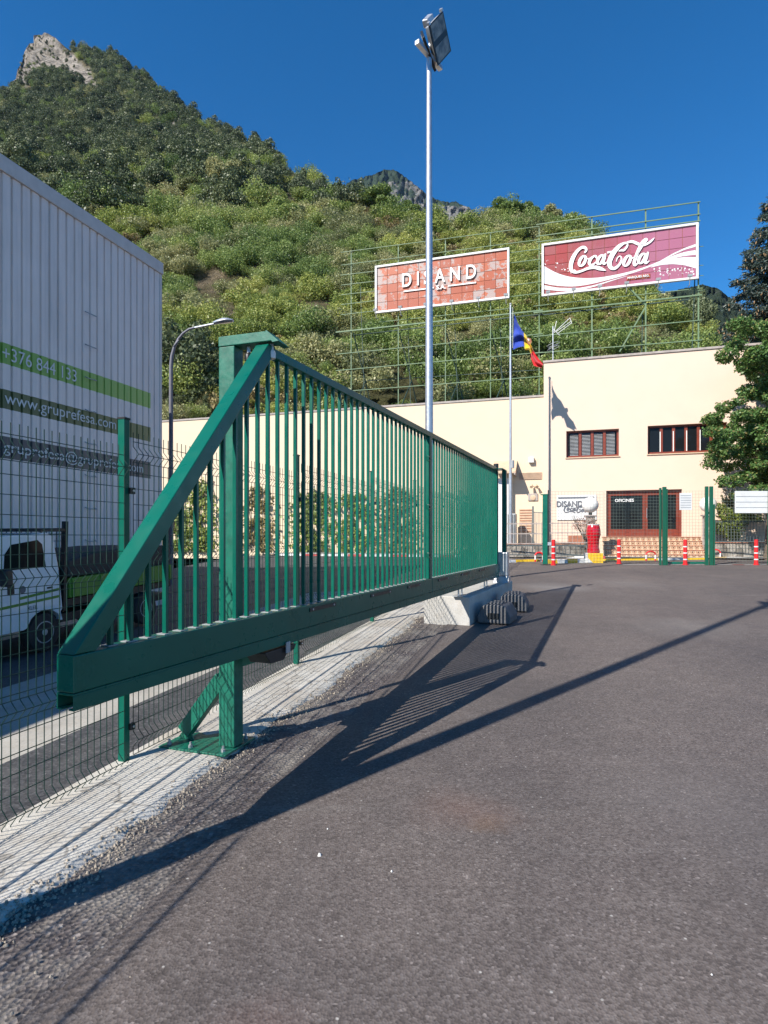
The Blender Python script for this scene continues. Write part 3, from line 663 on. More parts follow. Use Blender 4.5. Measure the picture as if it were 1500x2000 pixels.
for z0, z1, y0, y1 in ((.80, .835, -.40, .23), (.70, .735, -.95, .235)):
    mb = MB(TM); mb.prism([(y0, z0-.03), (y1, z0+.015), (y1, z1+.015), (y0, z1-.03)], 0, 0, .004); mb.build('stripe', M['limegreen'], tk)
mb = MB(TM); mb.cyl((0, 0), .055, 0, .004, 20); o = mb
mb2 = MB(TM @ Matrix.Translation((0, -.36, .90)) @ Matrix.Rotation(R(90), 4, 'Y')); mb2.cyl((0, 0), .05, .001, .006, 20); mb2.build('emblem', M['letterd'], tk)
T3 = TM.to_3x3(); X = T3 @ Vector((0, 1, 0)); Yv = T3 @ Vector((0, 0, 1)); N_ = T3 @ Vector((1, 0, 0))
def ttext(s_, y0, z0, w_, h_):
    o_ = TM @ Vector((.004, y0, z0)); Mx = Matrix(((X.x, Yv.x, N_.x, o_.x), (X.y, Yv.y, N_.y, o_.y), (X.z, Yv.z, N_.z, o_.z), (0, 0, 0, 1)))
    text_mesh(s_, 'lettering', M['letterd'], tk, Mx, w_, h_, .002)
ttext('XLER', -.30, .615, .16, .05)
mb = MB(TM); mb.box(-.001, .006, .03, .12, .86, .885); mb.build('door_handle', M['black'], tk)
mb = MB(TM); mb.box(-.001, .006, .235, .24, .60, 1.1); mb.build('door_seam', M['black'], tk)
def wheel(y, x=-.02):
    wv = MB(TM @ Matrix.Translation((x, y, .27)) @ Matrix.Rotation(R(90), 4, 'Y')); wv.lathe((0, 0), [(.17, -.17), (.255, -.16), (.27, -.12), (.27, -.03), (.255, 0), (.17, .008)], 28)
    t_ = wv.build('wheel', M['rubber'], tk, smooth=True); wv = MB(TM @ Matrix.Translation((x, y, .27)) @ Matrix.Rotation(R(90), 4, 'Y')); wv.lathe((0, 0), [(.02, -.02), (.165, -.02), (.165, .006), (.14, .01), (.12, -.005), (.06, .004), (.03, .012)], 24); wv.build('rim', M['galvd'], t_, smooth=True)
for y in (-.02, 2.05): wheel(y); wheel(y, -W2+.19)
mb = MB(TM); mb.box(-W2+.1, -.08, -.4, 2.7, .34, .46); mb.build('chassis', M['black'], tk)
mb = MB(TM); mb.box(-W2+.06, -.05, .3, 2.75, .56, .66); mb.build('bed_floor', M['black'], tk)
for u0, u1 in ((-.05, 0), (-W2, -W2+.05)):
    mb = MB(TM); mb.box(u0, u1, .42, 2.74, .68, .96); side = mb.build('drop_side', M['limegreen'], tk, bevel=.008)
    for k in range(5): mb = MB(TM); mb.box(u1 if u1 == 0 else u0-.02, u1+.02 if u1 == 0 else u0, .46+k*.55, .50+k*.55, .69, .95); mb.build('rib', M['limegreen'], side)
mb = MB(TM); mb.box(-W2+.05, -.05, 2.70, 2.75, .68, .96); mb.build('tailgate', M['limegreen'], tk)
mb = MB(TM); mb.prism([(.42, .97), (.42, 1.22), (1.0, 1.31), (2.0, 1.33), (2.74, 1.30), (2.74, .97)], 0, -W2+.04, -.02); mb.build('covered_load', M['tarp'], tk, bevel=.03)
mb = MB(TM)
for x_ in (-.06, -W2+.06): mb.beam((x_, .34, .5), (x_, .44, 1.78), .07, .05)
mb.beam((-.04, .40, 1.66), (-W2+.04, .40, 1.66), .04, .05); mb.beam((-.04, -.02, 1.66), (-.04, .40, 1.66), .03, .03)
hb = mb.build('headboard', M['black'], tk)
mb = MB(TM)
for k in range(14): x_ = -.1-k*.093; mb.tube([(x_, .36, .7), (x_, .41, 1.64)], .006, 4)
for k in range(9): z = .8+k*.1; mb.tube([(-.06, .36+.05*(z-.7), z), (-W2+.06, .36+.05*(z-.7), z)], .006, 4)
mb.build('headboard_mesh', M['black'], tk)

# ------------------------------------------------------------------ wire fence along the street
FD = Vector((math.sin(A), math.cos(A), 0)); F0 = Vector((*UV(UF, 0), 0)); FV0 = -1.65*SA+3.783*CA; PL = 2.53
def fence_mesh():
    V_ = MB(); folds = (.10, .62, 1.28, 1.92); W_ = 2.45
    def off(z):
        for f_ in folds:
            if abs(z-f_) < .05: return .042*(1-abs(z-f_)/.05)
        return 0
    zs = [0.0]
    for f_ in folds: zs += [f_-.05, f_, f_+.05]
    zs += [2.06]; zs = sorted(set(zs))
    for k in range(50):
        x = k*.05; V_.tube([(x, -off(z)+.0, z) for z in zs], .0026, 4, False)
    hz = [z for z in [.0+.1*k for k in range(21)] if all(abs(z-f_) > .04 for f_ in folds)]+[f_ for f_ in folds]+[f_-.05 for f_ in folds[1:]]+[f_+.05 for f_ in folds[1:3]]
    for z in hz: V_.tube([(0, -off(z)-.004, z), (W_, -off(z)-.004, z)], .0028, 4, False)
    me = bpy.data.meshes.new('mesh_panel'); me.from_pydata(V_.v, [], V_.f); me.materials.append(M['wire']); return me
FM = fence_mesh()
fence = empty('wire_fence', (*UV(UF, FV0), 0), math.pi/2-A, 'dark green welded wire fence along the concrete strip beside the street', 'fence')
def post(z0, z1, loc, rz, parent, s_=.05, m='green', caps=True, clips=True):
    q = Matrix.Translation(loc) @ Matrix.Rotation(rz, 4, 'Z')
    mb = MB(q); mb.box(-s_/2, s_/2, -s_/2, s_/2, z0, z1); o = mb.build('post', M[m], parent, bevel=.003)
    if caps: mb = MB(q); mb.box(-s_/2-.003, s_/2+.003, -s_/2-.003, s_/2+.003, z1, z1+.012); mb.build('cap', M['black'], o)
    if clips:
        for z in (z0+.42, z0+1.92):
            mb = MB(q); mb.box(.012, .05, -s_/2-.022, -s_/2, z-.02, z+.02); mb.build('clip', M['black'], o)
            mb = MB(q); mb.tube([(.03, -s_/2-.03, z), (.03, -s_/2, z)], .008, 6); mb.build('bolt', M['galv'], o)
    return o
for k in range(-2, 8):
    v = FV0+k*PL; x, y = UV(UF, v); z = gzuv(UF, v); post(z-.2, z+2.17, (x, y, 0), math.pi/2-A, fence)
    zz = gzuv(UF, v+PL*.15)+.02
    o = bpy.data.objects.new('mesh_panel', FM); link(o); o.parent = fence; o.location = ((k*PL)+.045, -.034, zz)

# ------------------------------------------------------------------ sliding gate
GA = math.atan2(.926, .377); GM = Matrix.Translation((-1.396, 2.54, 0)) @ Matrix.Rotation(GA, 4, 'Z')
ZT = CZ+1.25; ZBM = CZ-.50; ZBB = CZ-.66; ZBOT = CZ-.735; GL = 9.0
gate = empty('sliding_gate', (-1.396, 2.54, 0), GA, 'long green cantilever sliding gate with vertical bars and a slanting front end', 'gate')
mb = MB(GM); mb.box(0, 4.965, -.105, 0, ZBB, ZBM); mb.build('bottom_beam', M['green'], gate, bevel=.006)
mb = MB(GM); mb.box(4.975, GL, -.105, 0, ZBB, ZBM); mb.build('bottom_beam', M['green'], gate, bevel=.006)
mb = MB(GM)   # C shaped running track under the beam
for y0, y1, z0, z1 in ((-.103, -.002, ZBB-.012, ZBB-.002), (-.103, -.096, ZBOT, ZBB-.012), (-.009, -.002, ZBOT, ZBB-.012), (-.096, -.072, ZBOT, ZBOT+.008), (-.033, -.009, ZBOT, ZBOT+.008)):
    mb.box(0.0, GL-.03, y0, y1, z0, z1)
mb.build('running_track', M['green'], gate, bevel=.002)
S1 = 1.50
mb = MB(GM); mb.box(S1-.02, GL, -.082, -.022, ZT-.06, ZT); mb.build('top_rail', M['green'], gate, bevel=.005)
mb = MB(GM); th = .085; dx, dz = S1, ZT-ZBM; L_ = math.hypot(dx, dz); nx_, nz_ = -dz/L_, dx/L_
mb.prism([(0, ZBM+.002), (S1-.03, ZT+.0), (S1+.05, ZT), (S1+.05, ZT-.062), (S1+.01, ZT-.085), (.115, ZBM+.002)], 1, -.103, -.002)
mb.build('slanting_member', M['green'], gate, bevel=.005)
BS = .019; pitch = .118; k = 0; s_ = .118
full = None
while s_ < GL-.08:
    if s_ < S1+.03:
        zt = ZBM+(ZT-ZBM)*max(s_-.115-.02, 0)/(S1-.105)
        if zt-ZBM > .06:
            mb = MB(GM); mb.box(s_-BS/2, s_+BS/2, -.066, -.0405, ZBM+.004, min(zt, ZT-.07)); mb.build('bar', M['green'], gate, bevel=.002)
    elif abs(s_-4.97) > .06:
        if full is None:
            mb = MB(GM); mb.box(s_-BS/2, s_+BS/2, -.066, -.0405, ZBM+.004, ZT-.06); full = (mb.build('bar', M['green'], gate, bevel=.002), s_)
        else:
            c_ = full[0].copy(); COL.objects.link(c_); c_.parent = gate; c_.location = (s_-full[1], 0, 0)
    s_ += pitch; k += 1
fp = None
s_ = .118
while s_ < GL-.08:                             # foot plates welded under the bars
    if fp is None: mb = MB(GM); mb.box(s_-.028, s_+.028, -.075, -.02, ZBM, ZBM+.004); fp = mb.build('foot_plate', M['galvd'], gate)
    else: c_ = bpy.data.objects.new('foot_plate', fp.data); link(c_); c_.parent = gate; c_.location = (s_-.118, 0, 0)
    s_ += pitch
for s_ in (4.945, 4.995):
    mb = MB(GM); mb.box(s_-.02, s_+.02, -.088, -.016, ZBM+.001, ZT-.061); mb.build('stile', M['green'], gate, bevel=.003)
mb = MB(GM); mb.box(GL-.06, GL, -.088, -.016, ZBM+.001, ZT-.061); mb.build('end_stile', M['green'], gate, bevel=.003)
for z in (ZBM+.28, ZBM+.85, ZBM+1.42):
    mb = MB(GM); mb.box(4.86, 4.925, -.095, -.07, z-.03, z+.03); o = mb.build('joint_plate', M['green'], gate, bevel=.003)
    mb = MB(GM); mb.tube([(4.892, -.106, z), (4.892, -.095, z)], .014, 8); mb.build('bolt', M['black'], o)
for s_, l_ in ((2.0, .42), (3.12, .5), (4.1, .42), (5.2, .46), (6.3, .5), (7.4, .45)):   # rack brackets along the beam
    mb = MB(GM); mb.box(s_, s_+l_, -.112, -.105, ZBM-.05, ZBM-.022); o = mb.build('rack_plate', M['black'], gate)
    for q in (.04, l_-.04): mb = MB(GM); mb.tube([(s_+q, -.118, ZBM-.036), (s_+q, -.112, ZBM-.036)], .008, 6); mb.build('bolt', M['galv'], o)

# near gate post on its base plate
PA = math.atan2(.354, .121); pc = Vector((-1.015, 3.814, 0)); pz = gz(3.9)-.0+.012
PM = Matrix.Translation((pc.x, pc.y, 0)) @ Matrix.Rotation(PA, 4, 'Z')     # x away from the camera, y to the left
gpst = empty('gate_post', (pc.x, pc.y, pz), PA, 'thick green gate post with a diagonal brace bolted to the concrete strip', 'post')
mb = MB(PM); mb.box(0, .37, 0, .52, pz, pz+.014); mb.build('base_plate', M['dgreen'], gpst, bevel=.003)
for bx, by in ((.05, .05), (.05, .30), (.32, .05), (.32, .47), (.05, .47)):
    mb = MB(PM); mb.cyl((bx, by), .016, pz+.014, pz+.03, 6); o = mb.build('nut', M['galvd'], gpst); mb = MB(PM); mb.cyl((bx, by), .008, pz+.03, pz+.05, 8); mb.build('stud', M['galvd'], o)
ztp = CZ+1.262
px0, py0 = .125, .015
mb = MB(PM); mb.box(px0, px0+.11, py0, py0+.12, pz+.016, ztp); mb.build('upright', M['dgreen'], gpst, bevel=.006)
mb = MB(PM); mb.beam((px0+.055, .44, pz+.07), (px0+.055, py0+.12, pz+.46), .075, .10); mb.build('brace', M['dgreen'], gpst, bevel=.005)
mb = MB(PM); mb.prism([(.37, pz+.015), (.50, pz+.015), (.42, pz+.12)], 0, px0+.05, px0+.06); mb.build('gusset', M['dgreen'], gpst)
# head beam reaching over the gate
mb = MB(PM); mb.prism([(py0+.12, ztp+.002), (py0+.12, ztp+.068), (-.215, ztp+.068), (-.27, ztp+.002)], 0, px0-.004, px0+.115); mb.build('head_beam', M['dgreen'], gpst, bevel=.004)
mb = MB(PM); mb.prism([(-.272, ztp-.008), (-.218, ztp+.06), (-.224, ztp+.075), (-.315, ztp-.004)], 0, px0-.004, px0+.15); mb.build('drip_plate', M['dgreen'], gpst)
for yy in (-.06, -.235):
    mb = MB(PM); mb.cyl((px0+.055, yy), .012, ztp-.075, ztp+.0, 8); o = mb.build('roller_pin', M['galv'], gpst)
    mb = MB(PM); mb.lathe((px0+.055, yy), [(.012, ztp-.10), (.024, ztp-.095), (.026, ztp-.06), (.02, ztp-.045), (.012, ztp-.04)], 14); mb.build('roller', M['plastic' if yy < -.1 else 'black'], o, smooth=True)
# lower stop arm
mb = MB(); g0, g1 = PM @ Vector((px0+.11, .04, CZ-.85)), GM @ Vector((1.66, .06, CZ-.81)); mb.beam(g0, g1, .05, .06); mb.build('stop_arm', M['dgreen'], gpst)
mb = MB(GM); mb.prism([(1.44, CZ-.765), (1.50, CZ-.83), (1.66, CZ-.835), (1.70, CZ-.80), (1.80, CZ-.785), (1.82, CZ-.75), (1.44, CZ-.75)], 1, -.10, .06); mb.build('stop_cradle', M['black'], gpst, bevel=.004)
mb = MB(GM); mb.box(1.66, 1.71, -.122, -.112, CZ-.79, CZ-.715); mb.build('guide_plate', M['galvd'], gpst, bevel=.003)

# concrete counterweight block and far post
BM = Matrix.Translation((1.20, 8.34, 0)) @ Matrix.Rotation(GA, 4, 'Z'); bzt = CZ-.845
cb = empty('concrete_block', (1.20, 8.34, gz(8.34)), GA, 'long raised concrete footing block under the far end of the gate', 'footing')
mb = MB(BM)
mb.add([(0, 0, gz(8.3)-.05), (3.35, 0, gz(11.4)-.1), (3.35, .68, gz(11.4)-.1), (0, .68, gz(8.3)-.05), (0, 0, bzt), (3.35, 0, bzt), (3.35, .68, bzt), (0, .68, bzt)],
       [(0, 3, 2, 1), (4, 5, 6, 7), (0, 1, 5, 4), (1, 2, 6, 5), (2, 3, 7, 6), (3, 0, 4, 7)])
mb.build('block_body', M['block'], cb, bevel=.015)
for s_, nm in ((4.55+1.9, 'a'), (8.1, 'b')):
    t_ = empty('roller_carriage', GM @ Vector((s_, -.05, bzt)), GA, {'a': 'steel roller carriage under the track at the near end of the concrete block', 'b': 'steel roller carriage under the track at the far end of the concrete block'}[nm], 'carriage', 'roller carriages on the concrete block')
    mb = MB(GM); mb.box(s_-.16, s_+.16, -.12, .02, bzt+.002, bzt+.014); mb.build('mounting_plate', M['galv'], t_)
    for q in (-.09, .09): mb = MB(GM); mb.cyl((s_+q, -.052), .012, bzt+.014, ZBOT+.03, 8); mb.build('pin', M['galv'], t_)
    mb = MB(GM); mb.tube([(s_-.05, -.068, ZBOT+.035), (s_-.05, -.038, ZBOT+.035)], .024, 12); mb.build('wheel', M['black'], t_)
# far guide post
s_ = GL+.06
fpst = empty('guide_post', GM @ Vector((s_+.1, -.16, bzt)), GA, 'slim green guide post with a sleeved foot at the far end of the sliding gate', 'post')
mb = MB(GM); mb.box(s_+.10, s_+.18, -.20, -.12, bzt+.5, CZ+1.22); mb.build('upright', M['green'], fpst, bevel=.004)
mb = MB(GM); mb.box(s_+.0, s_+.21, -.24, -.02, bzt+.12, bzt+.56); mb.build('foot_sleeve', M['galv'], fpst, bevel=.02)
mb = MB(GM); mb.prism([(s_-.03, bzt+.002), (s_+.25, bzt+.002), (s_+.21, bzt+.118), (s_+.0, bzt+.118)], 1, -.26, .0); mb.build('foot_base', M['galv'], fpst)
mb = MB(GM); mb.box(s_-.15, s_+.2, -.18, -.0, CZ+1.222, CZ+1.235); mb.build('top_bracket', M['green'], fpst)
mb = MB(GM); mb.cyl((s_-.09, -.052), .045, CZ+1.24, CZ+1.32, 14); mb.build('roller_cap', M['black'], fpst)
mb = MB(GM); mb.tube([(s_+.16, -.30, CZ+1.26), (s_+.16, -.30, CZ+1.40)], .035, 12); mb.build('beacon', M['galvd'], fpst)
# catch post on the other side of the entrance
c_ = gp(1065, 1103.5)
cp = empty('catch_post', c_, -A, 'green square gate catch post standing alone across the entrance', 'post')
Q = Matrix.Translation(c_) @ Matrix.Rotation(-A-R(6), 4, 'Z')
mb = MB(Q); mb.box(-.075, .075, -.06, .06, .03, 2.2); mb.build('upright', M['green'], cp, bevel=.005)
mb = MB(Q); mb.box(-.14, .10, -.07, .07, 2.202, 2.23); mb.build('top_cap', M['green'], cp)
mb = MB(Q); mb.box(-.13, .13, -.12, .12, .0, .022); mb.build('base_plate', M['black'], cp)
mb = MB(Q); mb.box(.08, .12, -.05, .05, .3, 2.35); mb.build('receiver_channel', M['black'], cp)
mb = MB(Q); mb.box(.085, .20, -.10, -.05, .62, .72); mb.build('lock_box', M['galv'], cp)

# two dark barrier feet lying by the block
def foot(px, py, rz, label):
    p = gp(px, py); t_ = empty('barrier_foot', p, rz, label, 'barrier foot', 'barrier feet dumped beside the concrete block'); q = Matrix.Translation(p) @ Matrix.Rotation(rz, 4, 'Z')
    mb = MB(q); L2 = .30
    mb.prism([(-.23, 0), (.23, 0), (.235, .10), (.16, .25), (.06, .27), (-.05, .27), (-.16, .25), (-.235, .10)], 0, -L2, L2); mb.build('foot_body', M['rubbish'], t_, bevel=.02)
    for xx in (-.17, 0, .17):
        mb = MB(q); mb.box(xx-.05, xx+.05, -.10, .10, .262, .285); mb.build('raised_lug', M['rubbish'], t_, bevel=.01)
    mb = MB(q); mb.box(-L2-.012, -L2, -.08, .08, .07, .15); mb.build('hand_hole', M['black'], t_)
foot(972, 1213, GA, 'nearer dark plastic barrier foot beside the concrete block')
foot(1003, 1190, GA+.1, 'farther dark plastic barrier foot behind the first one')

# ------------------------------------------------------------------ floodlight masts
def mast(base, H, az, label):
    t_ = empty('floodlight_mast', base, az, label, 'floodlight mast', 'tall floodlight masts beside the fence'); q = Matrix.Translation(base) @ Matrix.Rotation(az, 4, 'Z')
    mb = MB(q); mb.tube([(0, 0, .02), (0, 0, H*.5), (0, 0, H)], [.095, .078, .055], 20); mb.build('pole', M['galv'], t_, smooth=True)
    mb = MB(q); mb.box(-.2, .2, -.2, .2, 0, .02); o = mb.build('base_plate', M['galv'], t_)
    for sx in (-.15, .15):
        for sy in (-.15, .15): mb = MB(q); mb.cyl((sx, sy), .016, .02, .06, 6); mb.build('nut', M['galvd'], o)
    mb = MB(q); mb.box(-.05, .05, -.45, .45, H-.04, H+.04); mb.build('crossarm', M['galv'], t_)
    def fr(n, y_, z_, c): # frame with x out of the lamp face
        n, y_, z_ = Vector(n).normalized(), Vector(y_).normalized(), Vector(z_).normalized(); c = Vector(c)+Vector(base)
        return Matrix(((n.x, y_.x, z_.x, c.x), (n.y, y_.y, z_.y, c.y), (n.z, y_.z, z_.z, c.z), (0, 0, 0, 1)))
    e1, e2 = Vector((.23, .55, -.368)), Vector((.30, .19, .473)); n1 = e1.cross(e2)
    L = fr(n1, e2, -e1, (.24, 0, H+.36)); hy, hz_ = .30, .36
    mb = MB(L); mb.box(-.015, 0, -hy, hy, -hz_, hz_); mb.build('bezel', M['black'], t_)
    mb = MB(L); mb.add([(-.02, -hy+.01, -hz_+.01), (-.02, hy-.01, -hz_+.01), (-.02, hy-.01, hz_-.01), (-.02, -hy+.01, hz_-.01), (-.17, -hy+.1, -hz_+.1), (-.17, hy-.1, -hz_+.1), (-.17, hy-.1, hz_-.06), (-.17, -hy+.1, hz_-.06)], [(0, 1, 2, 3), (7, 6, 5, 4), (0, 4, 5, 1), (1, 5, 6, 2), (2, 6, 7, 3), (3, 7, 4, 0)]); lh = mb.build('lamp_housing', M['galvd'], t_, bevel=.015)
    for z0, z1 in ((-hz_+.03, -.05), (.06, hz_-.02)): mb = MB(L); mb.box(.001, .006, -hy+.04, hy-.04, z0, z1); mb.build('glass', M['floodglass'], lh)
    for yy in (-hy+.03, hy-.03): mb = MB(L); mb.box(-.05, .01, yy-.03, yy+.03, hz_, hz_+.05); mb.build('hinge', M['galv'], lh)
    f1 = Vector((.30, .5, -.34)); n2 = Vector((-.574, .207, -.202))
    L = fr(n2, n2.cross(f1), -f1, (-.02, .05, H+.13))
    mb = MB(L); mb.box(-.035, .02, -.22, .22, -.33, .33); lh = mb.build('lamp_housing', M['black'], t_, bevel=.015)
    mb = MB(L); mb.box(.021, .03, -.18, .18, -.29, .29); mb.build('glass', M['floodglass'], lh)
    L = fr(n1, e2, -e1, (-.02, .02, H+.74))
    mb = MB(L); mb.box(-.07, .07, -.12, .14, -.07, .08); mb.build('gear_box', M['galv'], t_, bevel=.02)
    mb = MB(L); mb.box(-.03, .03, -.12, .10, -.34, -.10); mb.build('bracket', M['galv'], t_, bevel=.01)
    mb = MB(Matrix.Translation(base)); mb.tube([(0, 0, H), (.02, 0, H+.35), (.0, .02, H+.7)], .022, 6); mb.tube([(0, 0, H+.2), (.15, 0, H+.34)], .018, 6); mb.build('stem', M['galv'], t_)
mast((.955, 12.62, gz(12.62)), 11.25, R(-38), 'tall galvanised floodlight mast rising behind the sliding gate')
mast((-2.98, .85, gz(.85)), 10.9, R(-38), 'tall floodlight mast out of view at the left whose long shadow crosses the yard')

# street lamp
p = at(334, 1048, 17.0); lb = (p.x, p.y, .2)
sl_ = empty('street_lamp', lb, R(-10), 'curved grey street lamp beyond the end of the warehouse', 'street lamp'); q = Matrix.Translation(lb) @ Matrix.Rotation(R(-10), 4, 'Z')
H = 1.58+(HZ-636)/F*17-.2
arc = [(0, 0, 0), (0, 0, 3), (0, 0, H-1.15)]+[(.75*(1-math.cos(t)), 0, H-1.15+1.05*math.sin(t)) for t in [R(x) for x in (15, 30, 45, 60, 75, 88)]]
mb = MB(q); mb.tube(arc, [.075, .065, .055]+[.05, .045, .04, .036, .034, .032], 12); mb.build('pole', simple('dark_grey_paint', (.13, .13, .16), .5), sl_, smooth=True)
mb = MB(q); mb.tube([(.73, 0, H-.10), (1.35, 0, H-.02)], [.03, .03], 8); mb.build('arm', M['galv'], sl_)
mb = MB(q @ Matrix.Translation((1.3, 0, H)) @ Matrix.Rotation(R(-3), 4, 'Y'))
sec = [(0, .04, .04), (.12, .09, .07), (.3, .13, .10), (.45, .12, .08), (.58, .05, .03)]; vs_ = []; fs = []
for (x_, wy, hz_) in sec:
    for k in range(12): t = 2*math.pi*k/12; zc = math.sin(t); vs_.append((x_, wy*math.cos(t), hz_*zc if zc > 0 else .045*zc))
for i in range(len(sec)-1):
    for k in range(12): fs.append((i*12+k, i*12+(k+1) % 12, (i+1)*12+(k+1) % 12, (i+1)*12+k))
fs += [tuple(range(12)), tuple(range(48, 60))]; mb.add(vs_, fs); mb.build('lamp_head', M['galv'], sl_, smooth=True)

# ------------------------------------------------------------------ office building
VF = 28.13; VL = 28.42; FZ = CZ; GZ = .68
off_ = empty('office_building', (*UV(3, VF), GZ), -A, 'cream rendered two storey office building with red brown windows', 'building')
u_l = onv(1062, 700, VF)[0]; zroof = onv(1075, 708, VF)[1]; u_r = 17.0
w1 = (*onv(1106, 894, VF), *onv(1209, 837, VF)); w2 = (onv(1265, 888, VF)[0], onv(1265, 887, VF)[1], onv(1420, 828, VF)[0], onv(1265, 832, VF)[1])
dr = (onv(1184, 1048, VF)[0], FZ, onv(1332, 1048, VF)[0], onv(1250, 957, VF)[1])
def wall_with_holes(M_, x0, x1, z0, z1, y0, y1, holes):
    xs = sorted(set([x0, x1]+[h for a_ in holes for h in (a_[0], a_[2])])); zs = sorted(set([z0, z1]+[h for a_ in holes for h in (a_[1], a_[3])]))
    mb = MB(M_)
    # merge each column strip between openings
    for i in range(len(xs)-1):
        j = 0
        while j < len(zs)-1:
            def solid(jj): cx, cz = (xs[i]+xs[i+1])/2, (zs[jj]+zs[jj+1])/2; return not any(a_[0] < cx < a_[2] and a_[1] < cz < a_[3] for a_ in holes)
            if not solid(j): j += 1; continue
            k = j
            while k+1 < len(zs)-1 and solid(k+1): k += 1
            mb.box(xs[i], xs[i+1], y0, y1, zs[j], zs[k+1]); j = k+1
    return mb
def wall_faces(M_, x0, x1, z0, z1, y0, depth, holes):      # front skin with openings and their reveals, no inner faces
    xs = sorted(set([x0, x1]+[h for a_ in holes for h in (a_[0], a_[2])])); zs = sorted(set([z0, z1]+[h for a_ in holes for h in (a_[1], a_[3])])); mb = MB(M_)
    for i in range(len(xs)-1):
        for j in range(len(zs)-1):
            cx, cz = (xs[i]+xs[i+1])/2, (zs[j]+zs[j+1])/2
            if any(a_[0] < cx < a_[2] and a_[1] < cz < a_[3] for a_ in holes): continue
            mb.add([(xs[i], y0, zs[j]), (xs[i+1], y0, zs[j]), (xs[i+1], y0, zs[j+1]), (xs[i], y0, zs[j+1])], [(0, 1, 2, 3)])
    for a0, b0, a1, b1 in holes:
        mb.add([(a0, y0, b0), (a1, y0, b0), (a1, y0, b1), (a0, y0, b1), (a0, y0+depth, b0), (a1, y0+depth, b0), (a1, y0+depth, b1), (a0, y0+depth, b1)], [(0, 4, 5, 1), (1, 5, 6, 2), (2, 6, 7, 3), (3, 7, 4, 0)])
    mb.box(x0, x1, y0+.35, y0+5.0, z0, z1-.02); mb.add([(x0, y0, z0), (x0, y0+.35, z0), (x0, y0+.35, z1), (x0, y0, z1)], [(0, 1, 2, 3)]); mb.add([(x0, y0, z1), (x1, y0, z1), (x1, y0+.36, z1), (x0, y0+.36, z1)], [(0, 1, 2, 3)])
    return mb
def keep_build(mb, name, m, parent):             # open skins keep their winding
    inv = wm(parent).inverted(); me = bpy.data.meshes.new(name); me.from_pydata([inv @ p for p in mb.v], [], mb.f); me.materials.append(m); o = bpy.data.objects.new(name, me); link(o); o.parent = parent; return o
keep_build(wall_faces(YARD, u_l, u_r, GZ-.3, zroof, VF, .3, [w1, w2, dr]), 'wall', M['cream'], off_)
mb = MB(YARD); mb.box(u_l-.03, u_r, VF-.05, VF+5.05, zroof+.003, zroof+.10); mb.build('coping', M['coping'], off_, bevel=.01)
def joinery(hole, n, name, blinds, seedn):
    a0, b0, a1, b1 = hole; y = VF+.16
    f = MB(YARD); f.box(a0+.002, a1-.002, y, y+.08, b0+.002, b0+.09); f.box(a0+.002, a1-.002, y, y+.08, b1-.07, b1-.002); f.box(a0+.002, a0+.08, y, y+.08, b0+.09, b1-.07); f.box(a1-.08, a1-.002, y, y+.08, b0+.09, b1-.07)
    wn = f.build(name, M['wood'], off_, bevel=.006); w_ = (a1-a0-.16)/n
    for i in range(n):
        x0, x1 = a0+.08+i*w_, a0+.08+(i+1)*w_
        if i: mb = MB(YARD); mb.box(x0-.06, x0+.06, y-.01, y+.07, b0+.09, b1-.07); mb.build('mullion', M['wood'], wn, bevel=.004)
        mb = MB(YARD); mb.box(x0+.03, x1-.03, y+.045, y+.05, b0+.09, b1-.07); mb.build('pane', M['glass'], wn)
        if blinds:
            mb = MB(YARD); k = 0; z = b0+.12
            while z < b1-.1: mb.beam((x0+.08, y+.030, z), (x1-.08, y+.030, z), .03, .004, up=(0, -.8, .6)); z += .062
            mb.build('blind', M['galvd'], wn)
    return wn
joinery(w1, 4, 'window', True, 1); joinery(w2, 6, 'window', False, 2)
for a0, b0, a1, b1 in (w1, w2): mb = MB(YARD); mb.box(a0-.04, a1+.04, VF-.05, VF+.12, b0-.05, b0-.003); mb.build('window_sill', M['skin_tan'], off_, bevel=.004)
for i in range(5):
    a0, b0, a1, b1 = w2; x_ = a0+.5+i*.52; mb = MB(YARD); mb.box(x_, x_+.035, VF+.145, VF+.16, b0+.1, b1-.25); mb.build('blind_edge', M['plastic'], off_)
# door
a0, b0, a1, b1 = dr; y = VF+.14; f = MB(YARD)
f.box(a0+.002, a0+.10, y, y+.12, b0+.003, b1-.003); f.box(a1-.10, a1-.002, y, y+.12, b0+.003, b1-.003); f.box(a0+.10, a1-.10, y, y+.12, b1-.12, b1-.003); ent = f.build('entrance_frame', M['wood'], off_, bevel=.006)
def leafd(x0, x1, nm):
    f = MB(YARD); z1 = b1-.125; f.box(x0, x1, y+.02, y+.08, b0+.01, b0+.32); f.box(x0, x1, y+.02, y+.08, z1-.10, z1); f.box(x0, x0+.10, y+.02, y+.08, b0+.32, z1-.10); f.box(x1-.10, x1, y+.02, y+.08, b0+.32, z1-.10)
    d_ = f.build(nm, M['wood'], off_, bevel=.006); mb = MB(YARD); mb.box(x0+.10, x1-.10, y+.045, y+.05, b0+.32, z1-.10); mb.build('pane', M['glass'], d_); return d_
sp_ = [a0+.105, a0+(a1-a0)*.53, a0+(a1-a0)*.79, a1-.105]
leafd(sp_[0], sp_[1]-.01, 'door'); leafd(sp_[1]+.0, sp_[2]-.005, 'door'); leafd(sp_[2]+.0, sp_[3], 'door')
mb = MB(YARD); mb.tube([(sp_[1]+.06, y-.03, b0+.8), (sp_[1]+.06, y-.03, b0+1.25)], .012, 6); mb.build('handle', M['galv'], off_)
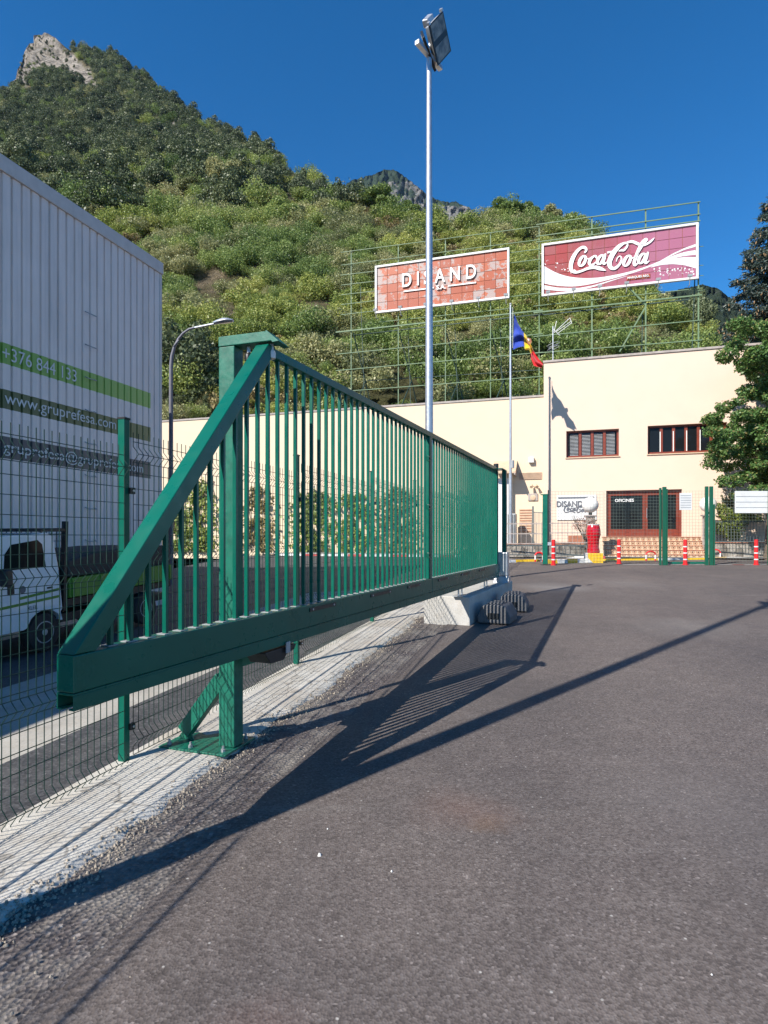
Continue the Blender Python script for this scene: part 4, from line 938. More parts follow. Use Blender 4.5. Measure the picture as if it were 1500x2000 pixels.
def front_text(s_, px0, py0, px1, py1, v0_, parent, col, depth=.02, bold=0, spacing=1.):
    (ua, za), (ub, zb) = onv(px0, py1, v0_), onv(px1, py0, v0_); X = YARD.to_3x3() @ Vector((1, 0, 0)); N_ = YARD.to_3x3() @ Vector((0, -1, 0)); o_ = YARD @ Vector((ua, v0_, za))
    Mx = Matrix(((X.x, 0, N_.x, o_.x), (X.y, 0, N_.y, o_.y), (0, 1, 0, o_.z), (0, 0, 0, 1))); return text_mesh(s_, 'lettering', M[col], parent, Mx, ub-ua, zb-za, depth, bold, spacing)
front_text('OFICINES', 1201, 974, 1238, 980.5, VF+.17, off_, 'letter', .006, .02)
# steps with patterned tiles
def mk_tiles():
    m, t, b = new_mat('patterned_tiles'); tc = coords(t, 'Object', (4.6, 4.6, 5.68)); fr = nd(t, 'ShaderNodeVectorMath', operation='FRACTION'); t.links.new(tc, fr.inputs[0])
    sb = nd(t, 'ShaderNodeVectorMath', operation='SUBTRACT'); t.links.new(fr.outputs[0], sb.inputs[0]); sb.inputs[1].default_value = (.5, .5, .5)
    sx = nd(t, 'ShaderNodeSeparateXYZ'); t.links.new(sb.outputs[0], sx.inputs[0]); cx = nd(t, 'ShaderNodeCombineXYZ'); t.links.new(sx.outputs[0], cx.inputs[0]); t.links.new(sx.outputs[2], cx.inputs[2])
    ln = nd(t, 'ShaderNodeVectorMath', operation='LENGTH'); t.links.new(cx.outputs[0], ln.inputs[0])
    c = ramp(t, ln.outputs['Value'], [(0, (.16, .06, .03)), (.16, (.16, .06, .03)), (.18, (.62, .46, .30)), (.27, (.62, .46, .30)), (.29, (.30, .12, .06)), (.38, (.30, .12, .06)), (.40, (.62, .48, .32))], 'CONSTANT')
    t.links.new(c, b.inputs['Base Color']); b.inputs['Roughness'].default_value = .4; return m
M['tiles'] = mk_tiles()
sx0, sx1 = onv(1180, 1060, VF-1.6)[0], onv(1376, 1060, VF-1.2)[0]
st_ = empty('entrance_steps', (*UV(sx0, VF-1.6), GZ), -A, 'five entrance steps with brown and cream patterned tile risers', 'steps')
for i in range(5):
    zt = GZ+(FZ-GZ)*(i+1)/5-.004; zb = GZ+(FZ-GZ)*i/5-.004; y0 = VF-1.7+i*.30
    mb = MB(YARD); mb.box(sx0, sx1, y0, VF-.003 if i == 4 else y0+.34, zb, zt-.03); mb.build('riser', M['tiles'], st_)
    mb = MB(YARD); mb.box(sx0-.02, sx1+.02, y0-.02, VF-.003 if i == 4 else y0+.32, zt-.028, zt); mb.build('tread', M['brick'], st_, bevel=.005)
# name board on the wall
(ua, za), (ub, zb) = onv(1088, 1016, VF), onv(1165, 966, VF)
sg = empty('wall_sign', (*UV(ua, VF-.05), za), -A, 'white sign board with grey lettering on the wall left of the office door', 'sign')
mb = MB(YARD); mb.box(ua, ub, VF-.05, VF-.01, za, zb); mb.build('board', M['white'], sg, bevel=.005)
mb = MB(YARD); mb.box(ua+.05, ub-.1, VF-.07, VF-.051, zb-.15, zb-.09); mb.build('bar', M['letterd'], sg)
front_text('DISAND', 1087, 978, 1138, 990, VF-.052, sg, 'letterd', .03, .015)

# lower wing
(ul0, zl) = onv(240, 828, VL); zl = onv(1062, 775, VL)[1]
wg = empty('side_wing', (*UV(u_l-6, VL), GZ), -A, 'long low cream rendered wing running left from the office building', 'building')
mb = MB(YARD); mb.box(-22, u_l-.002, VL, VL+4, GZ-.3, zl); mb.build('wall', M['cream2'], wg)
mb = MB(YARD); mb.box(-22, u_l-.004, VL-.04, VL+4, zl+.002, zl+.09); mb.build('coping', M['coping'], wg)
(va, zva), (vb, zvb) = onv(1014, 937, VL), onv(1063, 922, VL)
mb = MB(YARD); mb.box(va, vb-.1, VL-.03, VL-.002, zva, zvb); vt = mb.build('vent_grille', simple('pinkish_grille', (.55, .38, .30), .7), wg)
for k in range(8): z = zva+(k+.5)*(zvb-zva)/8; mb = MB(YARD); mb.box(va+.03, vb-.13, VL-.05, VL-.031, z-.008, z+.012); mb.build('louvre', M['skin_tan'], vt)
def wbox(px, py, w_, h_, d_, name, m, label, cat):
    u, z = onv(px, py, VL); mb = MB(YARD); mb.box(u-w_/2, u+w_/2, VL-d_, VL-.003, z-h_/2, z+h_/2); return mb.build(name, M[m], None, bevel=.02, label=label, cat=cat)
wbox(1038, 899, .24, .26, .2, 'alarm_box', 'white', 'small white alarm box high on the wing wall', 'alarm box')
wbox(1041, 971, .44, .34, .06, 'wall_plaque', 'coping', 'dark square plaque with a pale emblem on the wing wall', 'plaque')
u, z = onv(1041, 972, VL-.07); mb = MB(YARD @ Matrix.Translation((u, VL-.075, z)) @ Matrix.Rotation(R(90), 4, 'X')); mb.lathe((0, 0), [(.02, 0), (.13, 0), (.10, .012), (.03, .018)], 14); tag(mb.build('plaque_emblem', M['skin_tan'], None), 'pale round emblem fixed on the dark square plaque', 'emblem')
u, z = onv(1044, 951, VL); wl = empty('wall_lamp', (*UV(u, VL), z), -A, 'small twin spotlight on the wing wall above the dark plaque', 'wall lamp')
for dx_ in (-.1, .1): mb = MB(YARD); mb.tube([(u, VL-.01, z), (u+dx_, VL-.18, z+.05)], .015, 6); mb.tube([(u+dx_, VL-.16, z+.08), (u+dx_*1.3, VL-.3, z-.03)], [.04, .075], 10); mb.build('spotlight', M['skin_tan'], wl)
# tall white cabinet and small canopy left of the flagpole
(ra_, rza), (rb_, rzb) = onv(972, 1030, VL-.4), onv(994, 934, VL-.4)
mb = MB(YARD); mb.box(ra_, rb_, VL-.5, VL-.004, GZ, rzb); tag(mb.build('white_cabinet', M['white'], None, bevel=.02), 'tall white box unit against the wing wall behind the gate end', 'cabinet')
cu_ = empty('canopy', (*UV(rb_, VL), rzb), -A, 'small sloping cream canopy above the tall white unit', 'canopy')
mb = MB(YARD); mb.prism([(VL-1.0, rzb+.25), (VL-.003, rzb+.85), (VL-.003, rzb+.75), (VL-1.0, rzb+.17)], 0, ra_-.2, rb_+.35); mb.build('canopy_slab', M['skin_tan'], cu_)
mb = MB(YARD); mb.prism([(VL-1.0, rzb+.165), (VL-.003, rzb+.745), (VL-.003, rzb+.1), (VL-1.0, rzb+.1)], 0, rb_+.28, rb_+.33); mb.build('bracket', M['coping'], cu_)

# ------------------------------------------------------------------ flagpole and flag
fx, fy = 5.28, 24.9; fb = (fx, fy, GZ)
fpole = empty('flagpole', fb, 0, 'grey metal flagpole in front of the corner of the office building', 'flagpole'); ft = CZ+(HZ-596)/F*fy
mb = MB(); mb.tube([(fx, fy, GZ), (fx, fy, 4.2)], [.075, .07], 14); mb.tube([(fx, fy, 4.2), (fx, fy, ft)], [.055, .035], 14); mb.build('pole', M['galv'], fpole, smooth=True)
mb = MB(); mb.lathe((fx, fy), [(.02, ft), (.05, ft+.02), (.05, ft+.07), (.02, ft+.09)], 12); mb.build('finial', M['galvd'], fpole, smooth=True)
mb = MB(); mb.tube([(fx+.09, fy-.03, ft-.1), (fx+.09, fy-.03, ft-1.8)], .008, 5); mb.build('halyard', M['white'], fpole)
def mk_flag():
    m, t, b = new_mat('blue_yellow_red_cloth'); at_ = nd(t, 'ShaderNodeAttribute'); at_.attribute_name = 'tint'
    c = ramp(t, at_.outputs['Fac'], [(0, (.015, .05, .36)), (.352, (.80, .55, .01)), (.648, (.62, .008, .015))], 'CONSTANT')
    t.links.new(c, b.inputs['Base Color']); b.inputs['Roughness'].default_value = .75; b.inputs['Sheen Weight'].default_value = .2; return m
M['flag'] = mk_flag()
# upper and lower edges of the hanging cloth (metres along the pole frame): from the hoist to the fly
top = [(1004, 612), (1012, 632), (1019, 645), (1028, 655), (1036, 672), (1045, 690), (1053, 702), (1061, 711)]
bot = [(1002, 683), (1013, 678), (1023, 676), (1026, 684), (1034, 683), (1037, 700), (1042, 714), (1058, 719)]
NN = 36; MMs = 14; V = []; ti = []
for i in range(NN+1):
    f_ = i/NN*(len(top)-1); k = min(int(f_), len(top)-2); f_ -= k
    ta = (top[k][0]+(top[k+1][0]-top[k][0])*f_, top[k][1]+(top[k+1][1]-top[k][1])*f_); ba = (bot[k][0]+(bot[k+1][0]-bot[k][0])*f_, bot[k][1]+(bot[k+1][1]-bot[k][1])*f_)
    for j in range(MMs+1):
        g_ = j/MMs; x_ = ta[0]+(ba[0]-ta[0])*g_; y_ = ta[1]+(ba[1]-ta[1])*g_
        dpt = fy+.12*math.sin(g_*9+i*.22)*min(1, i/6)+.05*math.sin(g_*17+i*.5); p = at(x_, y_, dpt); V.append(p[:]); ti.append(.02+.96*i/NN)
Fc = [(i*(MMs+1)+j, i*(MMs+1)+j+1, (i+1)*(MMs+1)+j+1, (i+1)*(MMs+1)+j) for i in range(NN) for j in range(MMs)]
fl = npmesh('flag', V, Fc, M['flag'], tint=ti); fl.data.polygons.foreach_set('use_smooth', [True]*len(Fc)); tag(fl, 'blue yellow and red flag with a small crest drooping from the flagpole', 'flag')
mb = MB(); c0 = at(1032, 664, fy-.14); mb.add([c0+Vector(v_) for v_ in ((-.09, 0, .1), (.10, -.01, .06), (.13, -.02, -.08), (.08, 0, -.2), (-.02, 0, -.17), (-.07, 0, -.03))], [(0, 1, 2, 3, 4, 5)])
cr = mb.build('crest', M['brick'], fl); mb = MB(); mb.add([c0+Vector(v_) for v_ in ((-.05, -.012, .06), (.03, -.02, .04), (.04, -.02, -.05), (-.02, -.01, -.03))], [(0, 1, 2, 3)]); mb.build('crest_field', M['white'], cr)

# ------------------------------------------------------------------ billboards and their scaffold
rb0 = 33.9*(.26609*SA+CA); VBd = rb0
bf = empty('sign_scaffold', (*UV(4, VBd+.25), 5), -A, 'wide scaffold of pale green steel rails and struts on the slope behind the offices', 'scaffold')
VR = VBd+.12
def rail(px0, py0, px1, py1, r=.038, dv=0, m='frame_green'):
    (ua, za), (ub, zb) = onv(px0, py0, VR+dv), onv(px1, py1, VR+dv); mb = MB(YARD); z = za
    mb.beam((ua, VR+dv, za), (ub, VR+dv, zb), r*.85, r*.85); return mb.build('rail', M[m], bf)
def upr(px, py0, py1, r=.05, dv=.08, m='frame_green', name='upright'):
    u, z0 = onv(px, py0, VR+dv); z1 = onv(px, py1, VR+dv)[1]; mb = MB(YARD); mb.beam((u, VR+dv, z0), (u, VR+dv, z1), r, r); mb.build(name, M[m], bf)
for y0, y1 in ((493, 442), (518, 468)): rail(666, y0, 1053, y1)
for y0 in (537.5, 557, 576, 595, 615): rail(666, y0, 734, 537.5+(y0-537.5)-8)
rail(660, 617, 1046, 593-0, .04) if False else None
for y0, y1, r in ((649, 606, .08), (692, 652, .05), (724, 688, .05), (763, 735, .05)): rail(656 if y0 < 760 else 690, y0, 1060, y1, r)
rail(740, 629, 1000, 602, .035)
for y in (488, 508, 530, 552, 574): rail(994, y+6, 1056, y-2)
for px in (686, 778, 870, 958, 1053): upr(px, 812, interp(px, [(686, 490), (1053, 442)]))
for y0, y1 in ((439, 394), (462, 418), (473, 431)): rail(1047, y0, 1368, y1, .055)
for y0, y1, r in ((598, 562.5, .04), (611, 576, .085), (657.6, 625, .055), (690, 664, .055)): rail(1042, y0, 1371, y1, r)
for px in (1156, 1261, 1364): upr(px, 720, interp(px, [(1053, 438), (1364, 394)]), .07)
for y in (482, 519, 539, 568): rail(1362, y, 1374, y-1, .03)
def strut(a_, b_, m='frame_dark', r=.05):
    # a_, b_ = (px, py, dv)
    (u0, z0), (u1, z1) = onv(a_[0], a_[1], VR+a_[2]), onv(b_[0], b_[1], VR+b_[2]); mb = MB(YARD); mb.beam((u0, VR+a_[2], z0), (u1, VR+b_[2], z1), r, r); mb.build('strut', M[m], bf)
for px in (690, 780, 872, 960):
    strut((px, 650, .1), (px+24, 744, 1.6)); strut((px+24, 744, 1.6), (px+5, 790, 1.0)); strut((px+24, 744, 1.6), (px+34, 790, 2.2)); strut((px+14, 560, 1.2), (px+22, 790, 1.2), r=.035)
strut((712, 744, 1.6), (1058, 722, 1.6), r=.035); strut((690, 655, .3), (1060, 613, .3), r=.05); strut((1042, 617, .4), (1345, 585, .4), r=.06)
strut((1230, 564, 0), (1262, 597, .1), 'frame_green', .09); strut((1262, 597, .1), (1210, 687, .1), 'frame_green', .07); strut((1255, 615, 1.), (1253, 700, 1.), r=.05); strut((1357, 545, .6), (1351, 700, .6), r=.05)
def mk_board(name, dark, light, patch, gradient=None, amt=.5, sc=.9):
    m, t, b = new_mat(name); p = coords(t); oi = nd(t, 'ShaderNodeObjectInfo'); g_ = geo_pos(t)
    c = ramp(t, oi.outputs['Random'], [(0, dark), (1, light)])
    if gradient:
        sx = nd(t, 'ShaderNodeSeparateXYZ'); t.links.new(g_, sx.inputs[0]); mr = nd(t, 'ShaderNodeMapRange'); mr.inputs[1].default_value = gradient[0]; mr.inputs[2].default_value = gradient[1]; t.links.new(sx.outputs[0], mr.inputs[0])
        ad = nd(t, 'ShaderNodeMath', operation='MULTIPLY_ADD'); t.links.new(noi(t, g_, .6, 4), ad.inputs[0]); ad.inputs[1].default_value = .5; t.links.new(mr.outputs[0], ad.inputs[2])
        c = mix(t, ramp(t, ad.outputs[0], [(.45, 0.), (1.05, 1.)]), c, gradient[2])
    n_ = nd(t, 'ShaderNodeMath', operation='MULTIPLY_ADD'); t.links.new(oi.outputs['Random'], n_.inputs[0]); n_.inputs[1].default_value = .16; t.links.new(noi(t, g_, sc*2.2, 10, .78), n_.inputs[2])
    c = mix(t, ramp(t, n_.outputs[0], [(.60, 0.), (.63, amt)]), c, patch)
    t.links.new(c, b.inputs['Base Color']); b.inputs['Roughness'].default_value = .5; return m
M['orange'] = mk_board('weathered_orange_sheet', (.31, .050, .011), (.40, .078, .017), (.34, .29, .27), amt=.85)
M['cola'] = mk_board('faded_red_sheet', (.29, .012, .014), (.24, .028, .024), (.30, .13, .15), (8.5, 17., (.33, .10, .17)), .2, .4)
M['grout'] = simple('pale_board_joint', (.42, .15, .07), .6)
def board(name, px0, py0t, py0b, px1, py1t, label, m, nc, nr, backing):
    (ua, zt), (ub, _) = onv(px0, py0t, VBd), onv(px1, py1t, VBd); zb = onv(px0, py0b, VBd)[1]; z1t = onv(px1, py1t, VBd)[1]
    t_ = empty(name, (*UV(ua, VBd), zb), -A, label, 'billboard'); fw = .12
    zt = (zt+z1t)/2
    f = MB(YARD); f.box(ua, ub, VBd-.10, VBd+.06, zt-fw, zt); f.box(ua, ub, VBd-.10, VBd+.06, zb, zb+fw); f.box(ua, ua+fw, VBd-.10, VBd+.06, zb+fw, zt-fw); f.box(ub-fw, ub, VBd-.10, VBd+.06, zb+fw, zt-fw); f.build('frame', M['white'], t_, bevel=.01)
    mb = MB(YARD); mb.box(ua+fw, ub-fw, VBd+.01, VBd+.05, zb+fw, zt-fw); mb.build('backing', M[backing], t_)
    iw, ih = (ub-ua-2*fw)/nc, (zt-zb-2*fw)/nr; pm = None
    for i in range(nc):
        for j in range(nr):
            if pm is None: mb = MB(YARD); mb.box(ua+fw+.012, ua+fw+iw-.012, VBd-.02, VBd+.008, zb+fw+.012, zb+fw+ih-.012); pm = mb.build('sheet_panel', M[m], t_)
            else: c_ = bpy.data.objects.new('sheet_panel', pm.data); link(c_); c_.parent = t_; c_.location = (i*iw, .0, j*ih)
    return t_, ua, ub, zb, zt
b1_, ua, ub, zb, zt = board('billboard', 733, 518, 613, 995, 487, 'weathered orange billboard reading DISAND S.A. with peeling squares', 'orange', 12, 5, 'grout')
def btext(s_, fx0, fz0, fx1, fz1, t_, ua, ub, zb, zt, m='letter', d_=.06, bold=0., sp=1.):
    X = YARD.to_3x3() @ Vector((1, 0, 0)); N_ = YARD.to_3x3() @ Vector((0, -1, 0)); o_ = YARD @ Vector((ua+(ub-ua)*fx0, VBd-.022-(.04 if d_ > .03 else 0), zb+(zt-zb)*fz0))
    Mx = Matrix(((X.x, 0, N_.x, o_.x), (X.y, 0, N_.y, o_.y), (0, 1, 0, o_.z), (0, 0, 0, 1))); return text_mesh(s_, 'lettering', M[m], t_, Mx, (ub-ua)*(fx1-fx0), (zt-zb)*(fz1-fz0), d_, bold, sp)
btext('DISAND', .215, .47, .765, .76, b1_, ua, ub, zb, zt, bold=.012, sp=1.6)
btext('S.A.', .475, .335, .545, .42, b1_, ua, ub, zb, zt, bold=.02)
for f0, f1 in ((.225, .455), (.56, .765)): mb = MB(YARD); mb.box(ua+(ub-ua)*f0, ua+(ub-ua)*f1, VBd-.09, VBd-.03, zb+(zt-zb)*.375, zb+(zt-zb)*.40); mb.build('line', M['letter'], b1_)
def blamps(t_, ua, ub, zb, n, fr=None):
    for i in range(n):
        u = ua+(ub-ua)*(.02+.96*i/(n-1)) if fr is None else ua+(ub-ua)*fr[i]
        mb = MB(YARD); mb.prism([(VBd-.55, zb-.02), (VBd-.35, zb+.02), (VBd-.33, zb+.14), (VBd-.58, zb+.10)], 0, u-.11, u+.11); l_ = mb.build('lamp', M['galvd'], t_)
        mb = MB(YARD); mb.beam((u, VBd-.45, zb-.02), (u, VBd-.3, zb-.38), .03, .03); mb.beam((u, VBd-.3, zb-.38), (u, VBd+.1, zb-.3), .03, .03); mb.build('lamp_arm', M['galvd'], l_)
blamps(b1_, ua, ub, zb, 6)
b2_, ua, ub, zb, zt = board('billboard', 1058, 477, 580, 1364, 436, 'faded red billboard with white script lettering and white wave ribbons', 'cola', 12, 5, 'grout')
def bpt(x_, y_):       # spot on the enlarged board drawing -> (fx, fz)
    fx_ = x_/1420.; tp_, bt_ = 262-.135*x_, 750-.116*x_; return fx_, 1-(y_-tp_)/(bt_-tp_)
def bworld(x_, y_, d_): fx_, fz_ = bpt(x_, y_); return (ua+(ub-ua)*fx_, VBd-d_, zb+(zt-zb)*fz_)
def ribbon(up_, lo_, d_=.026, name='wave_ribbon', m='white'):
    def dens(L_, n=40):
        xs = np.linspace(L_[0][0], L_[-1][0], n); px_ = [p_[0] for p_ in L_]; py_ = [p_[1] for p_ in L_]
        # smooth (Catmull-like) through numpy cubic fit per piece
        ys = np.interp(xs, px_, py_); k_ = np.array([1, 2, 3, 2, 1])/9.; yp = np.pad(ys, 2, mode='edge'); yp[:2] = 2*ys[0]-ys[2:0:-1]; yp[-2:] = 2*ys[-1]-ys[-2:-4:-1]; return list(zip(xs, np.convolve(yp, k_, 'valid')))
    U_, L_ = dens(up_), dens(lo_); mb = MB(YARD); n = len(U_)
    vs_ = [bworld(x_, y_, d_) for x_, y_ in U_]+[bworld(x_, y_, d_) for x_, y_ in L_]
    vs2 = [bworld(x_, y_, .0205) for x_, y_ in U_]+[bworld(x_, y_, .0205) for x_, y_ in L_]
    fs = [(i, i+1, n+i+1, n+i) for i in range(n-1)]+[(i, i+1, 2*n+i+1, 2*n+i) for i in range(n-1)]+[(n+i, n+i+1, 3*n+i+1, 3*n+i) for i in range(n-1)]
    mb.add(vs_+vs2, fs); mb.build(name, M[m], b2_)
ribbon([(16, 458), (120, 520), (250, 562), (400, 577), (550, 570), (700, 543), (850, 508), (1000, 458), (1100, 412), (1200, 372), (1300, 335), (1396, 322)], [(16, 625), (120, 645), (300, 655), (450, 635), (600, 598), (750, 558), (900, 512), (1050, 452), (1150, 412), (1250, 382), (1320, 370), (1396, 364)])
ribbon([(1010, 474), (1100, 428), (1200, 398), (1300, 384), (1396, 384)], [(1010, 478), (1100, 455), (1200, 447), (1300, 458), (1396, 488)], .03)
ribbon([(16, 640), (150, 665), (350, 668), (500, 640), (650, 595), (800, 553)], [(16, 680), (150, 694), (350, 690), (500, 654), (650, 604), (800, 556)], .03)
ribbon([(1040, 446), (1120, 400), (1200, 352), (1300, 302), (1396, 266)], [(1040, 449), (1120, 408), (1200, 366), (1300, 318), (1396, 290)], .03)
rs = random.Random(5); bb = MB(YARD)
for _ in range(70):
    x_, y_ = (rs.uniform(30, 330), 0) if rs.random() < .4 else (rs.uniform(1030, 1380), 0)
    y_ = rs.uniform(interp(x_, [(30, 380), (330, 500)]), interp(x_, [(30, 450), (330, 545)])) if x_ < 400 else rs.uniform(480, 550)
    r_ = rs.choice([.015, .02, .03, .045]); c_ = bworld(x_, y_, .024); bb.add([(c_[0]+r_*math.cos(k*.785), c_[1], c_[2]+r_*math.sin(k*.785)) for k in range(8)], [tuple(range(8))])
bb.build('bubble_dots', M['white'], b2_, kind='stuff')
def script(strokes, name, m='letter', d0=.035, d1=.085):
    for st in strokes:
        pts = [Vector((p_[0], p_[1], p_[2])) for p_ in st]; dense = []
        for i in range(len(pts)-1):
            p0, p1, p2, p3 = pts[max(i-1, 0)], pts[i], pts[i+1], pts[min(i+2, len(pts)-1)]
            for k in range(8):
                t = k/8.; dense.append(.5*((2*p1)+(p2-p0)*t+(2*p0-5*p1+4*p2-p3)*t*t+(3*p1-p0-3*p2+p3)*t**3))
        dense.append(pts[-1]); L_ = []; R_ = []
        for i, p_ in enumerate(dense):
            a_, b_ = dense[max(i-1, 0)], dense[min(i+1, len(dense)-1)]; d = Vector((b_.x-a_.x, b_.y-a_.y)); d.normalize(); nn = Vector((-d.y, d.x))*p_.z/2
            L_.append((p_.x+nn.x, p_.y+nn.y)); R_.append((p_.x-nn.x, p_.y-nn.y))
        n = len(L_); mb = MB(YARD); vs_ = [bworld(*q_, d1) for q_ in L_]+[bworld(*q_, d1) for q_ in R_]+[bworld(*q_, d0) for q_ in L_]+[bworld(*q_, d0) for q_ in R_]
        fs = [(i, i+1, n+i+1, n+i) for i in range(n-1)]+[(2*n+i, 2*n+i+1, i+1, i) for i in range(n-1)]+[(n+i, n+i+1, 3*n+i+1, 3*n+i) for i in range(n-1)]+[(0, n, 3*n, 2*n), (n-1, 2*n-1, 4*n-1, 3*n-1)]
        mb.add(vs_, fs); mb.build(name, M[m], b2_)
def oval(cx, cy, rx, ry, sl, wt, wn, a0=0, a1=360, n=12):
    out = []
    for k in range(n+1):
        t = R(a0+(a1-a0)*k/n); x_ = rx*math.cos(t); y_ = ry*math.sin(t); out.append((cx+x_-sl*y_, cy+y_, wn+(wt-wn)*abs(math.cos(t))))
    return out
SCR = [[(408, 345, 10), (424, 318, 22), (412, 296, 26), (380, 296, 24), (338, 330, 28), (300, 390, 36), (280, 455, 38), (286, 505, 32), (325, 524, 24), (380, 512, 20), (440, 488, 24), (500, 478, 30), (545, 488, 34), (580, 498, 22), (606, 508, 4)],
       oval(388, 420, 26, 46, .38, 28, 14), [(415, 385, 8), (440, 400, 9), (462, 392, 8)],
       [(520, 395, 12), (512, 376, 20), (492, 378, 16), (466, 402, 26), (452, 436, 28), (466, 458, 22), (494, 448, 14), (516, 428, 8)],
       oval(556, 408, 24, 42, .38, 27, 13), [(602, 352, 14), (592, 390, 26), (580, 430, 26), (592, 446, 18), (618, 428, 7)],
       [(618, 343, 16), (660, 334, 16)],
       [(722, 330, 6), (748, 322, 18), (772, 318, 20), (800, 280, 16), (796, 254, 12), (768, 258, 20), (720, 290, 34), (668, 356, 42), (638, 430, 42), (650, 480, 34), (690, 486, 26), (732, 448, 20), (748, 405, 14), (736, 376, 10), (712, 390, 9), (700, 425, 8)],
       [(778, 262, 10), (810, 246, 18), (850, 244, 24), (892, 262, 26), (938, 276, 20), (985, 258, 18), (1018, 232, 16), (1040, 208, 3)],
       oval(798, 418, 25, 48, .38, 28, 14), [(822, 382, 8), (840, 396, 9), (856, 385, 7)],
       [(866, 400, 10), (900, 340, 14), (940, 270, 18), (972, 228, 18), (962, 218, 14), (930, 250, 20), (892, 340, 28), (862, 430, 28), (868, 460, 20), (896, 440, 8)],
       oval(930, 398, 24, 46, .38, 27, 13), [(984, 338, 14), (972, 380, 26), (958, 425, 26), (968, 440, 18), (996, 420, 6)]]
script(SCR, 'script_lettering')
mb = MB(YARD); q0, q1 = bworld(795, 590, .03), bworld(1005, 560, .03); mb.box(q0[0], q1[0], VBd-.05, VBd-.022, q0[2]-.05, q0[2]+.18); mb.build('caption_plate', M['orange'], b2_)
btext('MARQUES REG.', .565, .0+(q0[2]-.01-zb)/(zt-zb), .70, (q0[2]+.13-zb)/(zt-zb), b2_, ua, ub, zb, zt, 'letter', .04, .01)
blamps(b2_, ua, ub, zb, 6, (.045, .215, .385, .555, .75, .94))
# the small cola lettering on the wall sign reuses the strokes
ua0, ub0, zb0, zt0 = ua, ub, zb, zt
_bw = bworld
def bworld(x_, y_, d_):
    fx_, fz_ = bpt(x_, y_); s_ = .42/1.0; (u0, z0) = onv(1101, 1007, VF); return (u0+(fx_-.19)*2.15, VF-.05-d_*.4, z0+(fz_-.17)*.72)
b2_ = sg; script(SCR, 'script_lettering', 'letterd', .01, .06); bworld = _bw

# roof aerial
ax_ = at(1080, 695, 28.2); an = empty('roof_aerial', (ax_.x, ax_.y, zroof+.1), 0, 'white television aerial on the office roof', 'aerial')
mb = MB(); zt_ = CZ+(HZ-637)/F*28.2; mb.tube([(ax_.x, ax_.y, zroof+.08), (ax_.x, ax_.y, zt_)], .018, 6); mb.build('mast', M['galv'], an)
mb = MB()
for a_, b_, c_, d_ in ((1082, 650, 1113, 621), (1086, 648, 1116, 627), (1088, 652, 1116, 631), (1082, 648, 1087, 627), (1080, 642, 1093, 655)): mb.tube([at(a_, b_, 28.2), at(c_, d_, 28.2)], .014, 5)
mb.tube([at(1113, 621, 28.2), at(1117, 632, 28.2)], .014, 5); mb.build('grid_antenna', M['plastic'], an)
mb = MB()
for rr, zz in ((.30, 672), (.22, 676), (.28, 680)):
    c_ = at(1081, zz, 28.2); mb.tube([(c_.x+rr*math.cos(k*.524), c_.y+rr*math.sin(k*.524), c_.z+.10*math.cos(k*.524)) for k in range(13)], .010, 4)
mb.build('loop_antenna', M['galvd'], an)

# ------------------------------------------------------------------ forecourt: kerbs, bollards, hoops, drum
def kerb(pts, label, w_=.16, h_=.13, seg=.9, cols=('yellow', 'white'), name='painted_kerb', skew=.25):
    p0, p1 = Vector(pts[0]), Vector(pts[1]); L_ = (p1-p0).length; d = (p1-p0)/L_; t_ = empty(name, p0, math.atan2(d.y, d.x), label, 'kerb'); Q = Matrix.Translation((p0.x, p0.y, 0)) @ Matrix.Rotation(math.atan2(d.y, d.x), 4, 'Z'); s_ = 0; i = 0
    while s_ < L_-.05:
        e_ = min(s_+seg, L_)-.008; mb = MB(Q); z0 = p0.z+(p1.z-p0.z)*s_/L_; mb.add([(s_, 0, z0-.05), (e_, 0, z0-.05), (e_, w_, z0-.05), (s_, w_, z0-.05), (s_+.0, .02, z0+h_), (e_, .02, z0+h_), (e_, w_, z0+h_), (s_, w_, z0+h_)], [(0, 3, 2, 1), (4, 5, 6, 7), (0, 1, 5, 4), (1, 2, 6, 5), (2, 3, 7, 6), (3, 0, 4, 7)]); mb.build('kerbstone', M[cols[i % len(cols)]], t_, bevel=.012); s_ += seg; i += 1
kerb([gp(1070, 1101), gp(1150, 1099)], 'yellow and white striped kerb in front of the white wall sign', h_=.13, seg=.42)
kerb([gp(985, 1098), gp(1060, 1096.5)], 'yellow white and red kerb left of the green catch post', seg=.5, cols=('white', 'yellow', 'yellow', 'white', 'wred'), h_=.07)
kerb([gp(1180, 1096), gp(1380, 1093)], 'long yellow kerb at the foot of the tiled steps', h_=.07, seg=1.2, cols=('yellow', 'yellow', 'white'))
kerb([gp(1392, 1092), gp(1560, 1089)], 'yellow and white kerb along the stone wall at the right', h_=.07, seg=.8, cols=('yellow', 'white'))
i = 0
for a_, b_ in ((1218, 1290), (1292, 1370), (1372, 1432), (1434, 1455), (1457, 1500), (1502, 1560)):
    p0, p1 = gp(a_, 1103.6), gp(b_, 1103.6); mb = MB(); mb.add([(p0[0], p0[1], p0[2]+.008), (p1[0], p1[1], p1[2]+.008), (p1[0], p1[1]+.14, p1[2]+.008), (p0[0], p0[1]+.14, p0[2]+.008)], [(0, 1, 2, 3)]); mb.build('painted_line', M['wred' if i in (3, 5) else 'roadwhite'], None, kind='structure'); i += 1
bol = None
